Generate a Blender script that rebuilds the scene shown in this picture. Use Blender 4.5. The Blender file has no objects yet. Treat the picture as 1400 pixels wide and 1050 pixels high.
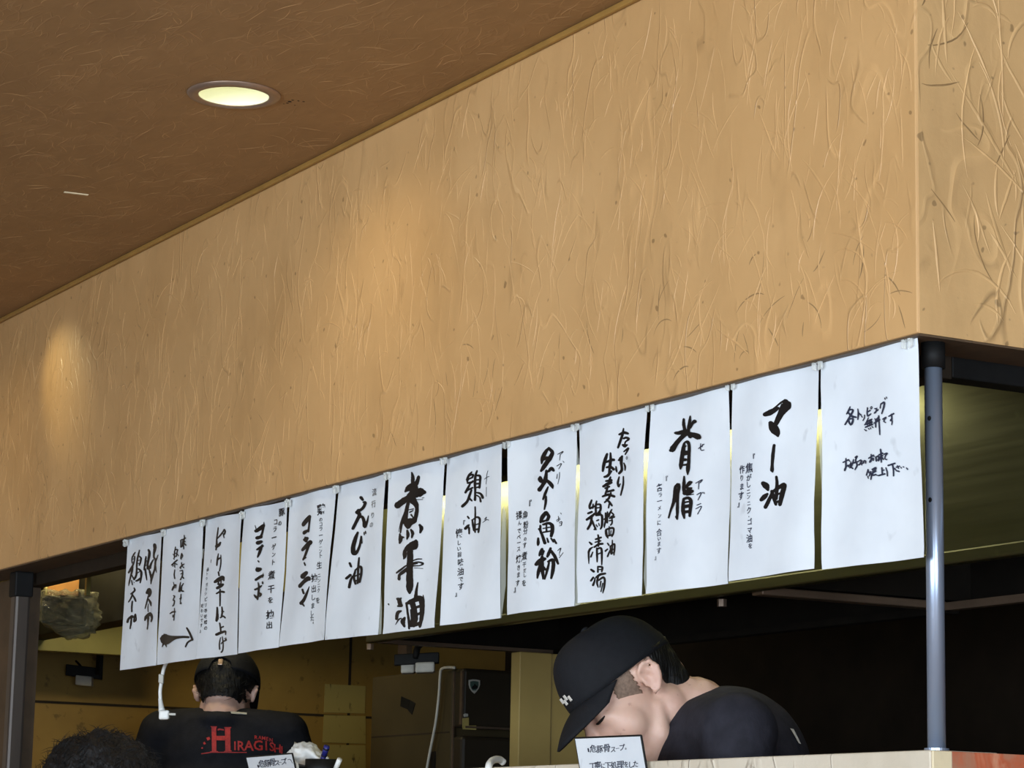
import bpy, bmesh, math, random
from mathutils import Vector, Matrix, noise
from mathutils.bvhtree import BVHTree
random.seed(7)
S = bpy.context.scene
COL = S.collection

# ------------------------------------------------------------------ camera
F = 3560.0
def _dir(u, v): return Vector((u - 700.0, -(v - 525.0), -F))
_mx = _dir(-1362, 1130).normalized()
_yy = _dir(7070, 1299).normalized()
_yy = (_yy - _mx * _yy.dot(_mx)).normalized()
_xx = -_mx
_zz = _xx.cross(_yy)
ROT = Matrix((_xx, _yy, _zz))
ZS = 1.953                      # underside of the soffit
ZC = 2.631                      # dining room ceiling
ZK = 1.397                      # top of the counter wall
CAM = Vector((0, 0, ZS)) - ROT @ (_dir(1255, 455) / F * 3.5)
def ray(u, v): return ROT @ _dir(u, v)
def hit(u, v, ax, val):
    r = ray(u, v); i = 'xyz'.index(ax)
    return CAM + r * ((val - CAM[i]) / r[i])
def at(u, v, dep): return CAM + ray(u, v) / F * dep
RIGHT = Vector((ROT[0][0], ROT[1][0], 0)).normalized()      # across the view, level
AWAY = Vector((-ROT[0][2], -ROT[1][2], 0)).normalized()     # along the view, level
cd = bpy.data.cameras.new('camera'); co = bpy.data.objects.new('camera', cd); COL.objects.link(co)
cd.sensor_fit = 'HORIZONTAL'; cd.sensor_width = 36; cd.lens = F / 1400 * 36; cd.clip_start = .05
co.matrix_world = Matrix.Translation(CAM) @ ROT.to_4x4()
S.camera = co

# ------------------------------------------------------------------ light
S.view_settings.view_transform = 'Standard'; S.view_settings.look = 'None'
S.view_settings.gamma = 1; S.view_settings.use_curve_mapping = False
S.view_settings.exposure = 0.87
W = bpy.data.worlds.new('world'); S.world = W; W.use_nodes = True
W.node_tree.nodes['Background'].inputs[0].default_value = (.62, .78, 1, 1)
W.node_tree.nodes['Background'].inputs[1].default_value = .8
def area(name, loc, target, sx, sy, power, col, spread=180):
    l = bpy.data.lights.new(name, 'AREA'); l.shape = 'RECTANGLE'; l.size = sx; l.size_y = sy
    l.energy = power; l.color = col; l.spread = math.radians(spread)
    o = bpy.data.objects.new(name, l); COL.objects.link(o); o.location = loc
    o.rotation_euler = (Vector(target) - Vector(loc)).to_track_quat('-Z', 'Y').to_euler()
    return o
def spot(name, loc, target, power, col, deg, blend=1., rad=.05):
    l = bpy.data.lights.new(name, 'SPOT'); l.energy = power; l.color = col
    l.spot_size = math.radians(deg); l.spot_blend = blend; l.shadow_soft_size = rad
    o = bpy.data.objects.new(name, l); COL.objects.link(o); o.location = loc
    o.rotation_euler = (Vector(target) - Vector(loc)).to_track_quat('-Z', 'Y').to_euler()
    return o
DAY = (.74, .87, 1.0)
area('window_daylight', (1.6, -5.35, 1.6), (-.6, 0, 1.9), 4.6, 1.7, 190, DAY)
area('added_side_light', (4.72, -1.9, 1.55), (0, -.6, 1.9), 2.2, 1.4, 98, DAY)  # extra side light, added to brighten the return wall
# unseen lights added to brighten the dark kitchen: one behind the header over the hood face, one over the far end
area('added_hood_light', (-1.52, .30, 2.005), (-1.52, .40, 1.96), 1.75, .02, 3.6, (1, .95, .62))
area('added_kitchen_light', (-4.1, .47, 2.16), (-5.2, .75, 1.66), .7, .12, 4.0, (1, .86, .50))

# ------------------------------------------------------------------ materials
MATS = {}
class NT:
    def __init__(s, name):
        s.m = bpy.data.materials.new(name); s.m.use_nodes = True
        s.t = s.m.node_tree; s.b = s.t.nodes['Principled BSDF']; s.co = None
    def n(s, typ, **kw):
        x = s.t.nodes.new(typ)
        for k, v in kw.items():
            if k.startswith('i_'):
                key = k[2:]
                key = int(key) if key.isdigit() else key
                x.inputs[key].default_value = v
            else: setattr(x, k, v)
        return x
    def l(s, a, b): s.t.links.new(a, b)
    def coord(s, scale=(1, 1, 1), loc=(0, 0, 0), rot=(0, 0, 0)):
        if not s.co: s.co = s.n('ShaderNodeTexCoord')
        mp = s.n('ShaderNodeMapping')
        mp.inputs['Scale'].default_value = scale; mp.inputs['Location'].default_value = loc
        mp.inputs['Rotation'].default_value = rot
        s.l(s.co.outputs[getattr(s, 'ok', 'Object')], mp.inputs['Vector']); return mp.outputs[0]
    def noise(s, vec, scale, detail=3, rough=.5, dist=0):
        x = s.n('ShaderNodeTexNoise'); s.l(vec, x.inputs['Vector'])
        x.inputs['Scale'].default_value = scale; x.inputs['Detail'].default_value = detail
        x.inputs['Roughness'].default_value = rough; x.inputs['Distortion'].default_value = dist
        return x.outputs['Fac']
    def ramp(s, fac, stops, interp='LINEAR'):
        x = s.n('ShaderNodeValToRGB'); x.color_ramp.interpolation = interp
        e = x.color_ramp.elements
        while len(e) < len(stops): e.new(.5)
        for q, (p, c) in zip(e, stops):
            q.position = p; q.color = (c, c, c, 1) if not hasattr(c, '__len__') else (*c, 1)
        s.l(fac, x.inputs[0]); return x.outputs[0]
    def math(s, op, a, b=None):
        x = s.n('ShaderNodeMath', operation=op)
        for i, v in enumerate((a, b)):
            if v is None: continue
            if isinstance(v, (int, float)): x.inputs[i].default_value = v
            else: s.l(v, x.inputs[i])
        return x.outputs[0]
    def mix(s, fac, a, b, mode='MIX'):
        x = s.n('ShaderNodeMix', data_type='RGBA', blend_type=mode)
        for i, v in ((0, fac), (6, a), (7, b)):
            if isinstance(v, (int, float)): x.inputs[i].default_value = v
            elif isinstance(v, tuple): x.inputs[i].default_value = (*v, 1)
            else: s.l(v, x.inputs[i])
        return x.outputs[2]
    def bump(s, h, strength, dist):
        x = s.n('ShaderNodeBump', i_Strength=strength, i_Distance=dist)
        s.l(h, x.inputs['Height']); s.l(x.outputs[0], s.b.inputs['Normal']); return x
    def col(s, c):
        if isinstance(c, tuple): s.b.inputs['Base Color'].default_value = (*c, 1)
        else: s.l(c, s.b.inputs['Base Color'])
    def set(s, **kw):
        for k, v in kw.items(): s.b.inputs[k.replace('_', ' ')].default_value = v

def lin(r, g, b): return tuple(((c / 255 + .055) / 1.055) ** 2.4 if c > 10 else c / 255 / 12.92 for c in (r, g, b))
def simple(name, c, rough=.5, metal=0., var=.12, scale=14, bump=0., spec=.5, stretch=(1, 1, 1)):
    if name in MATS: return MATS[name]
    t = NT(name); v = t.coord(stretch)
    f = t.noise(v, scale, 4, .6)
    a = tuple(x * (1 - var) for x in c); b = tuple(min(1, x * (1 + var)) for x in c)
    t.col(t.mix(t.ramp(f, [(.3, 0.), (.7, 1.)]), a, b))
    t.set(Roughness=rough, Metallic=metal)
    t.b.inputs['Specular IOR Level'].default_value = spec
    if bump: t.bump(t.noise(v, scale * 6, 3), bump, .002)
    MATS[name] = t.m; return t.m

def ridges(t, vec, scale, width, maskscale, lo, seed, dist=0.):
    """broken raised fibres: thin contour lines of a noise, kept only in patches"""
    n1 = t.noise(vec, scale, 1.2, .4, dist)
    d = t.math('ABSOLUTE', t.math('SUBTRACT', n1, .5))
    line = t.ramp(d, [(0., 1.), (width, 0.)])
    mv = t.n('ShaderNodeVectorMath', operation='ADD'); t.l(vec, mv.inputs[0]); mv.inputs[1].default_value = (seed, seed * .7, seed * 1.3)
    mk = t.ramp(t.noise(mv.outputs[0], maskscale, 2, .5), [(lo, 0.), (lo + .09, 1.)])
    return t.math('MULTIPLY', line, mk)

def wallpaper(name, base, stain, stretch, rough, bumpd, crease=.0, big=1.0):
    t = NT(name)
    va = t.coord(stretch, (3.1, 1.7, 2.2)); vb = t.coord(tuple(s * 1.25 for s in stretch), (9.3, 4.4, 6.1), (0, .35, 0))
    vc = t.coord(tuple(s * .9 for s in stretch), (-5.2, 8.8, -3.7), (0, -.3, 0)); vp = t.coord()
    r1 = ridges(t, va, 5.2 / big, .013, 7.2 / big, .50, 11, .6)
    r2 = ridges(t, vb, 6.6 / big, .013, 8.0 / big, .50, 27, .4)
    r3 = ridges(t, vc, 12 / big, .024, 11 / big, .48, 41, .4)
    h = t.math('ADD', t.math('MAXIMUM', r1, r2), t.math('MULTIPLY', r3, .55))
    fine = t.noise(vp, 70, 4, .65)
    lump = t.noise(vp, 14, 3, .55)
    hh = t.math('ADD', h, t.math('ADD', t.math('MULTIPLY', fine, .30), t.math('MULTIPLY', lump, .22)))
    t.bump(hh, 1.0, bumpd)
    # age: broad smoke-yellow mottling, specks and rubbed grime caught beside some fibres
    m1 = t.ramp(t.noise(vp, 2.6, 4, .6), [(.35, 0.), (.7, 1.)])
    c = t.mix(t.math('MULTIPLY', m1, .55), base, stain)
    m2 = t.ramp(t.noise(t.coord((1, 1, .35), (2, 2, 7)), 7, 5, .65), [(.5, 0.), (.75, 1.)])
    c = t.mix(t.math('MULTIPLY', m2, .28), c, tuple(x * .55 for x in stain))
    sp = t.ramp(t.noise(vp, 55, 1, .3), [(.73, 0.), (.77, 1.)])
    c = t.mix(t.math('MULTIPLY', sp, .55), c, tuple(x * .3 for x in stain))
    if crease:
        gl = t.ramp(t.noise(t.coord((1, 1, 1), (5, 1, 3)), 5, 4, .6), [(.45, 0.), (.62, 1.)])
        c = t.mix(t.math('MULTIPLY', t.math('MULTIPLY', t.math('MAXIMUM', r2, r3), gl), crease), c, tuple(x * .35 for x in stain))
    c = t.mix(t.math('MULTIPLY', r1, .16), c, tuple(min(1, x * 1.5) for x in base))
    t.col(c); t.set(Roughness=rough); t.b.inputs['Specular IOR Level'].default_value = .45
    MATS[name] = t.m; return t.m
M = {}
M['wall'] = wallpaper('embossed_tan_wallpaper', lin(200, 158, 106), lin(178, 135, 84), (1.5, 1.5, .62), .40, .0009, .3)
M['return'] = wallpaper('embossed_tan_wallpaper_return', lin(210, 170, 116), lin(182, 143, 94), (1.2, 1.2, .62), .5, .0012, .6, 1.15)
M['counter'] = wallpaper('embossed_cream_wallpaper', lin(214, 203, 184), lin(190, 176, 152), (1.5, 1.5, .62), .5, .0025, .5)
def ceiling_mat():
    t = NT('fibrous_brown_ceiling_paper'); v = t.coord()
    va = t.coord((.55, 1.3, 1), (1, 2, 0), (0, 0, .4)); vb = t.coord((.7, 1.5, 1), (7, 3, 0), (0, 0, 1.1)); vc = t.coord((.6, 1.6, 1), (4, 9, 0), (0, 0, -.5))
    r = t.math('MAXIMUM', t.math('MAXIMUM', ridges(t, va, 8, .022, 9, .46, 5, 1.2), ridges(t, vb, 11, .026, 11, .47, 15, 1.2)), ridges(t, vc, 15, .03, 12, .45, 25, 1.4))
    m = t.ramp(t.noise(v, 5, 4, .65), [(.3, 0.), (.7, 1.)])
    c = t.mix(m, lin(142, 107, 66), lin(156, 119, 75))
    c = t.mix(t.math('MULTIPLY', t.ramp(t.noise(t.coord((.5, 1.4, 1)), 24, 3, .7), [(.45, 0.), (.7, 1.)]), .25), c, lin(120, 88, 52))
    c = t.mix(t.math('MULTIPLY', r, .14), c, lin(190, 150, 104))
    t.col(c); t.bump(t.math('ADD', r, t.math('MULTIPLY', t.noise(v, 60, 3), .4)), .5, .0008); t.set(Roughness=.6)
    return t.m
M['ceiling'] = ceiling_mat()
M['fibre'] = simple('pale_paper_fibre', lin(176, 138, 92), .6, 0, .2, 9)
M['crease'] = simple('grimy_crease', lin(146, 114, 72), .7, 0, .3, 12)
def paper_mat():
    t = NT('laminated_white_paper'); t.co = t.n('ShaderNodeNewGeometry'); t.ok = 'Position'; v = t.coord()
    m = t.ramp(t.noise(v, 6, 4, .6), [(.35, 0.), (.7, 1.)])
    c = t.mix(m, lin(226, 231, 235), lin(214, 219, 224))
    st = t.ramp(t.noise(t.coord((1, 1, .8), (3, 0, 5)), 38, 2, .4), [(.70, 0.), (.78, 1.)])
    c = t.mix(t.math('MULTIPLY', st, .25), c, lin(150, 152, 156))
    t.col(c); t.set(Roughness=.32); t.b.inputs['Specular IOR Level'].default_value = .4
    t.bump(t.noise(t.coord((1, 1, .5)), 16, 3, .5), .25, .002)
    return t.m
M['paper'] = paper_mat()
def film_mat():
    t = NT('clear_laminate_film'); t.col((.62, .66, .60)); t.set(Roughness=.12, Alpha=.45)
    v = t.coord(); t.bump(t.noise(v, 60, 2), .3, .001); return t.m
M['film'] = film_mat()
M['ink'] = simple('black_brush_ink', (.006, .006, .007), .38, 0, .3, 120)
M['ink_thin'] = simple('dark_pen_ink', (.018, .018, .022), .5, 0, .3, 90)
M['bluepen'] = simple('blue_black_pen_ink', (.02, .025, .05), .5, 0, .3, 90)
M['black_steel'] = simple('black_painted_steel', (.007, .007, .007), .6, 0, .3, 20, 0, .2)
M['brown_board'] = simple('dark_brown_board', lin(84, 66, 46), .6, 0, .2, 18, .1)
M['grey_post'] = simple('grey_painted_steel_pipe', lin(158, 172, 194), .28, .65, .1, 30, .05, stretch=(1, 1, .1))
M['beam'] = simple('brown_black_beam_paint', lin(40, 32, 24), .6, 0, .2, 20, 0, .2)
M['brown_post'] = simple('brown_grey_steel_post', lin(78, 70, 64), .38, .3, .15, 20, .05, stretch=(1, 1, .2))
def steel(name, c, rough):
    t = NT(name); v = t.coord((.25, 1, 9)); f = t.noise(v, 14, 4, .6)
    st = t.ramp(t.noise(t.coord((1, 1, 1), (4, 4, 4)), 26, 2, .4), [(.69, 0.), (.75, 1.)])
    cc = t.mix(f, tuple(x * .82 for x in c), tuple(min(1, x * 1.15) for x in c))
    t.col(t.mix(t.math('MULTIPLY', st, .3), cc, tuple(min(1, x * 1.8) for x in c)))
    t.set(Metallic=.85); r = t.ramp(t.noise(v, 10, 3), [(.2, rough - .06), (.8, rough + .08)]); t.l(r, t.b.inputs['Roughness'])
    return t.m
M['hood'] = steel('greasy_olive_stainless', lin(98, 97, 64), .36)
M['panel'] = simple('olive_yellow_panel', lin(150, 142, 84), .42, .2, .1, 8)
M['hood_in'] = simple('near_black_hood_interior', (.009, .007, .005), .8, 0, .3, 12, 0, .1)  # near-black base colour for the inner hood parts
M['rim'] = simple('greasy_rim_steel', lin(104, 86, 70), .45, .4, .25, 22, stretch=(.3, .3, 1))
def tile():
    t = NT('yellowed_kitchen_wall_panels'); v = t.coord()
    m = t.ramp(t.noise(v, 3.2, 4, .6), [(.3, 0.), (.7, 1.)])
    c = t.mix(m, lin(166, 132, 62), lin(138, 108, 50))
    g = t.ramp(t.noise(v, 26, 3, .6), [(.62, 0.), (.72, 1.)]); c = t.mix(t.math('MULTIPLY', g, .5), c, lin(60, 44, 20))
    t.col(c); t.set(Roughness=.5); return t.m
M['tile'] = tile()
M['joint'] = simple('dark_panel_joint', lin(40, 28, 12), .8, 0, .2, 30)
def oldpaper(name, c):
    t = NT(name); v = t.coord(); g = t.ramp(t.noise(t.coord((1, 1, .35)), 34, 4, .7), [(.60, 0.), (.68, 1.)])
    t.col(t.mix(t.math('MULTIPLY', g, .8), c, lin(50, 40, 22))); t.set(Roughness=.6); return t.m
M['patch'] = oldpaper('peeling_pale_sheet', lin(172, 154, 88))
M['fridge'] = simple('brown_refrigerator_enamel', lin(66, 56, 36), .5, 0, .1, 9, 0, .3)
M['fridge_door'] = simple('dark_brown_door_enamel', lin(44, 36, 24), .5, 0, .12, 9)
M['tan_panel'] = simple('tan_painted_panel', lin(166, 140, 80), .55, 0, .08, 7)
M['kwall'] = simple('unlit_black_kitchen_wall', lin(36, 28, 20), .7, 0, .3, 6, 0, .2)  # the unlit kitchen's darkness is put into this base colour
M['black_plastic'] = simple('black_plastic', (.007, .007, .007), .6, 0, .2, 30, 0, .25)
M['grey_plastic'] = simple('pale_grey_plastic', lin(186, 182, 170), .45, 0, .12, 24)
M['white_plastic'] = simple('white_plastic', lin(236, 236, 232), .35, 0, .04, 30)
M['wood'] = simple('orange_brown_wood', lin(150, 104, 48), .6, 0, .2, 20, stretch=(.2, 1, 1))
def bagmat():
    t = NT('crinkled_clear_plastic_bag'); v = t.coord()
    t.col(t.mix(t.noise(v, 22, 4, .6), lin(96, 92, 70), lin(190, 186, 150))); t.set(Roughness=.12, Alpha=.5)
    t.b.inputs['Specular IOR Level'].default_value = .8
    t.bump(t.noise(t.coord((1, 1, 2.2), (0, 0, 0), (0, .5, 0)), 34, 4, .6, 1.5), 1, .02); return t.m
M['bag'] = bagmat()
def skin(name, c, blotch):
    t = NT(name); v = t.coord(); m = t.ramp(t.noise(v, 20, 4, .6), [(.4, 0.), (.7, 1.)])
    c2 = t.mix(t.math('MULTIPLY', m, .35), c, blotch); sp = t.ramp(t.noise(v, 110, 2, .4), [(.70, 0.), (.76, 1.)])
    t.col(t.mix(t.math('MULTIPLY', sp, .35), c2, tuple(x * .55 for x in blotch)))
    t.set(Roughness=.48); t.b.inputs['Subsurface Weight'].default_value = .12; t.b.inputs['Subsurface Radius'].default_value = (.02, .008, .004)
    t.bump(t.noise(v, 240, 2), .12, .001); return t.m
M['skin'] = skin('skin', lin(206, 168, 148), lin(196, 142, 126))
M['shirt'] = simple('faded_black_cotton', (.022, .021, .028), .85, 0, .25, 40, .3, .2)
M['shirt_b'] = simple('black_cotton', (.012, .012, .015), .85, 0, .25, 40, .3, .2)
M['cap'] = simple('black_twill_cap', (.0065, .007, .009), .8, 0, .2, 90, .3, .25)
M['trousers'] = simple('dark_trousers', (.02, .02, .024), .8, 0, .2, 30)
def hairmat(name, c):
    t = NT(name); v = t.coord((1, 1, .12)); f = t.noise(v, 210, 3, .6)
    t.col(t.mix(f, tuple(x * .5 for x in c), tuple(x * 1.8 for x in c))); t.set(Roughness=.55); t.b.inputs['Specular IOR Level'].default_value = .3; t.bump(f, .8, .004); return t.m
M['hair'] = hairmat('black_hair', (.0036, .0033, .0032))
M['stubble'] = simple('short_shaved_hair', lin(122, 100, 84), .7, 0, .35, 160, .3)
M['red'] = simple('faded_red_print', lin(176, 42, 38), .7, 0, .3, 120)
M['white_print'] = simple('white_print', lin(205, 200, 190), .7, 0, .15, 90)
M['chrome'] = simple('dull_chrome_ring', lin(150, 128, 112), .35, .6, .1, 20)
M['clip'] = None
def clip_mat():
    t = NT('clear_plastic_clip'); t.col((.82, .84, .80)); t.set(Roughness=.1, Alpha=.42); t.b.inputs['Specular IOR Level'].default_value = 1.; return t.m
M['clip'] = clip_mat()
def brick():
    t = NT('mottled_red_facing'); v = t.coord((1, 1, 1.0))
    a = t.ramp(t.noise(v, 9, 4, .6, .8), [(.30, lin(120, 92, 70)), (.42, lin(168, 118, 92)), (.55, lin(180, 92, 60)), (.68, lin(206, 150, 118)), (.8, lin(226, 208, 190))])
    t.col(a); t.set(Roughness=.45); t.bump(t.noise(v, 30, 4), .5, .003); return t.m
M['brick'] = brick()
M['cream'] = simple('cream_corner_trim', lin(222, 206, 170), .5, 0, .08, 20, .1)
M['gold'] = simple('ochre_ceiling_trim', lin(150, 112, 54), .5, 0, .12, 20)
M['floor'] = simple('brown_vinyl_floor', lin(150, 120, 92), .5, 0, .15, 5)
M['room'] = simple('tan_room_wall', lin(222, 196, 160), .6, 0, .08, 4)
M['frame'] = simple('dark_window_frame', lin(60, 50, 42), .5, 0, .1, 10)
def glass():
    t = NT('window_glass'); t.col((.95, .98, 1)); t.set(Roughness=.02, Alpha=.08); return t.m
M['glass'] = glass()
def emit(name, c, s):
    t = NT(name); t.col(c); t.b.inputs['Emission Color'].default_value = (*c, 1); t.b.inputs['Emission Strength'].default_value = s; return t.m
M['bulb'] = emit('lit_lamp_glass', (1, 1, .78), 1.7)
M['reflector'] = simple('white_lamp_reflector', lin(236, 238, 212), .3, 0, .03, 10)

# ------------------------------------------------------------------ builders
def link(name, me, mat=None, parent=None):
    o = bpy.data.objects.new(name, me); COL.objects.link(o)
    if mat: me.materials.append(mat)
    if parent: o.parent = parent
    return o
def mk(name, bm, mat, parent=None, smooth=False, recalc=True):
    if recalc: bmesh.ops.recalc_face_normals(bm, faces=bm.faces)
    me = bpy.data.meshes.new(name); bm.to_mesh(me); bm.free()
    if smooth:
        for p in me.polygons: p.use_smooth = True
    o = link(name, me, mat, parent)
    if parent: o.matrix_parent_inverse = Matrix.Identity(4)
    return o
def tag(o, label, cat, group=None, kind=None):
    if label: o['label'] = label
    if cat: o['category'] = cat
    if group: o['group'] = group
    if kind: o['kind'] = kind
    return o
def struct(o, label=None): 
    o['kind'] = 'structure'
    if label: o['label'] = label
    return o
def root(name, loc, label, cat, group=None):
    o = bpy.data.objects.new(name, None); COL.objects.link(o); o.location = loc; o.empty_display_size = .05
    return tag(o, label, cat, group)
def rel(o, r):
    """the mesh is in world space: move it into its parent's frame"""
    o.data.transform(Matrix.Translation(-Vector(r.location))); o.parent = r; return o
def sub(o, part, r):
    o.data.transform(Matrix.Translation(-Vector(r.location))); o.parent = part; return o
def box(bm, x0, x1, y0, y1, z0, z1, bev=0., mat=None):
    r = bmesh.ops.create_cube(bm, size=1)
    m = Matrix.Translation(((x0 + x1) / 2, (y0 + y1) / 2, (z0 + z1) / 2)) @ Matrix.Diagonal((x1 - x0, y1 - y0, z1 - z0, 1))
    bmesh.ops.transform(bm, matrix=m, verts=r['verts'])
    if bev:
        es = {e for v in r['verts'] for e in v.link_edges}
        bmesh.ops.bevel(bm, geom=list(es), offset=bev, segments=2, profile=.5, affect='EDGES')
    return r['verts']
def boxo(name, ext, mat, parent=None, bev=0.):
    bm = bmesh.new(); box(bm, *ext, bev); return mk(name, bm, mat, parent)
def obox(bm, c, ax, ay, az, bev=0.):
    """box from a centre and three half-axis vectors"""
    r = bmesh.ops.create_cube(bm, size=2)
    m = Matrix((ax, ay, az)).transposed().to_4x4(); m.translation = c
    bmesh.ops.transform(bm, matrix=m, verts=r['verts'])
    if bev:
        es = {e for v in r['verts'] for e in v.link_edges}
        bmesh.ops.bevel(bm, geom=list(es), offset=bev, segments=2, profile=.5, affect='EDGES')
def smoothpts(P, k=4):
    P = [Vector(p) for p in P]
    if len(P) < 3: return [P[0].lerp(P[-1], i / k) for i in range(k + 1)]
    out = []
    for i in range(len(P) - 1):
        a, b = P[i], P[i + 1]; p0 = P[i - 1] if i else a * 2 - b; p3 = P[i + 2] if i + 2 < len(P) else b * 2 - a
        for j in range(k):
            t = j / k
            out.append(.5 * ((2 * a) + (b - p0) * t + (2 * p0 - 5 * a + 4 * b - p3) * t * t + (3 * a - 3 * b + p3 - p0) * t ** 3))
    out.append(P[-1]); return out
def tube(bm, pts, r, n=10, k=4, closed=False):
    """swept round tube; r is one radius or one per point"""
    rs = r if hasattr(r, '__len__') else [r] * len(pts)
    P = [(*p, q) for p, q in zip(pts, rs)]
    P4 = []
    PP = [Vector(p) for p in P]
    if len(PP) < 3: P4 = [PP[0].lerp(PP[-1], i / k) for i in range(k + 1)]
    else:
        for i in range(len(PP) - 1):
            a, b = PP[i], PP[i + 1]; p0 = PP[i - 1] if i else a * 2 - b; p3 = PP[i + 2] if i + 2 < len(PP) else b * 2 - a
            for j in range(k):
                t = j / k
                P4.append(.5 * ((2 * a) + (b - p0) * t + (2 * p0 - 5 * a + 4 * b - p3) * t * t + (3 * a - 3 * b + p3 - p0) * t ** 3))
        P4.append(PP[-1])
    rings = []; up = None
    for i, p in enumerate(P4):
        c = p.xyz; nx = P4[min(i + 1, len(P4) - 1)].xyz - P4[max(i - 1, 0)].xyz; nx.normalize()
        if up is None: up = nx.orthogonal().normalized()
        up = (up - nx * up.dot(nx)).normalized(); sd = nx.cross(up)
        rings.append([bm.verts.new(c + (up * math.cos(q) + sd * math.sin(q)) * max(p.w, 1e-4)) for q in [2 * math.pi * s / n for s in range(n)]])
    for a, b in zip(rings, rings[1:]):
        for s in range(n): bm.faces.new((a[s], a[(s + 1) % n], b[(s + 1) % n], b[s]))
    bm.faces.new(list(reversed(rings[0]))); bm.faces.new(rings[-1])
def lathe(bm, c, prof, n=48, axis=Vector((0, 0, 1)), close=False):
    q = axis.to_track_quat('Z', 'Y')
    rings = [[bm.verts.new(Vector(c) + q @ Vector((r * math.cos(t), r * math.sin(t), h))) for t in [2 * math.pi * s / n for s in range(n)]] for r, h in prof]
    for a, b in zip(rings, rings[1:]):
        for s in range(n): bm.faces.new((a[s], a[(s + 1) % n], b[(s + 1) % n], b[s]))
    if close:
        for g in (rings[0], rings[-1]):
            bm.faces.new(g)
def ell(bm, c, r, mat=None, sub_=3):
    v = bmesh.ops.create_icosphere(bm, subdivisions=sub_, radius=1)['verts']
    m = Matrix.Translation(c) @ Matrix.Diagonal((*r, 1))
    if mat is not None: m = mat @ m
    bmesh.ops.transform(bm, matrix=m, verts=v); return v
# ------------------------------------------------------------------ room shell
def arcs(bm, o, a, b, nrm, W_, H_, n, L, ang, wid, hgt, seed, dens=None, mi=0):
    """the paper's own relief: slender raised fibres, bent and tapering, spread over a wall o + a*s + b*t"""
    r = random.Random(seed); a, b, nrm, o = Vector(a), Vector(b), Vector(nrm), Vector(o)
    while n > 0:
        s, t = r.uniform(0, W_), r.uniform(0, H_); n -= 1
        if dens and r.random() > dens(s, t): continue
        l = r.uniform(*L) * r.uniform(.6, 1.2); th = math.radians(r.gauss(*ang)); bend = r.gauss(0, .9); k = 9
        w = r.uniform(*wid); h = r.uniform(*hgt); x, y = s, t; P = []
        for i in range(k):
            P.append((x, y, th)); x += math.cos(th) * l / k; y += math.sin(th) * l / k; th += bend / k + r.gauss(0, .05)
        rows = []
        if not all(.006 < x < W_ - .006 and .006 < y < H_ - .006 for x, y, q in P): continue
        for i, (x, y, q) in enumerate(P):
            e = math.sin(math.pi * (i + .3) / (k - .4)) ** .6; dx, dy = -math.sin(q) * w * e / 2, math.cos(q) * w * e / 2
            f = lambda x, y, z: bm.verts.new(o + a * min(max(x, .002), W_ - .002) + b * min(max(y, .002), H_ - .002) + nrm * z)
            rows.append((f(x - dx, y - dy, 0), f(x - dx * .35, y - dy * .35, h * e), f(x + dx * .35, y + dy * .35, h * e), f(x + dx, y + dy, 0)))
        for p, q in zip(rows, rows[1:]):
            for j in range(3):
                fc = bm.faces.new((p[j], p[j + 1], q[j + 1], q[j])); fc.smooth = True; fc.material_index = mi
                fc.normal_update()
                if fc.normal.dot(nrm) < 0: fc.normal_flip()
XL, XR, YB = -7.2, 4.6, -5.2
LAMP = Vector((-1.597, -.326, ZC)); LAMP2 = Vector((-3.72, -.40, ZC))
def hole_plane(x0, x1, y0, y1, z, holes, up):
    """a slab of ceiling with round holes for the recessed lamps"""
    bm = bmesh.new(); edges = []
    lo = [bm.verts.new(p) for p in ((x0, y0, z), (x1, y0, z), (x1, y1, z), (x0, y1, z))]
    edges += [bm.edges.new((lo[i], lo[(i + 1) % 4])) for i in range(4)]
    for c, r in holes:
        vs = [bm.verts.new((c.x + r * math.cos(t), c.y + r * math.sin(t), z)) for t in [2 * math.pi * i / 40 for i in range(40)]]
        edges += [bm.edges.new((vs[i], vs[(i + 1) % 40])) for i in range(40)]
    bmesh.ops.triangle_fill(bm, edges=edges, use_beauty=True)
    g = bmesh.ops.extrude_face_region(bm, geom=list(bm.faces))
    bmesh.ops.translate(bm, vec=(0, 0, up), verts=[v for v in g['geom'] if isinstance(v, bmesh.types.BMVert)])
    return bm
HR = .070
bm = hole_plane(XL, XR, YB, -.001, ZC, [(LAMP, HR), (LAMP2, HR)], .03); bmesh.ops.recalc_face_normals(bm, faces=bm.faces)
far = lambda c, s, t: (Vector((s - 4.6, -t - .012, 0)) - Vector((c.x, c.y, 0))).length > .17
arcs(bm, (-4.6, -.012, ZC), (1, 0, 0), (0, -1, 0), (0, 0, -1), 5.2, 1.9, 3600, (.03, .11), (12, 32), (.0010, .0020), (.00015, .0004), 3, lambda s, t: far(LAMP, s, t) and far(LAMP2, s, t), 1)
oc = mk('ceiling', bm, M['ceiling'], recalc=False); oc.data.materials.append(M['fibre']); struct(oc)
bm = bmesh.new(); box(bm, .001, XR, -.001, 2.4, ZC, ZC + .03); struct(mk('ceiling', bm, M['ceiling']))
struct(boxo('floor', (XL, XR, YB, 2.45, -.05, 0), M['floor']))
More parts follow.
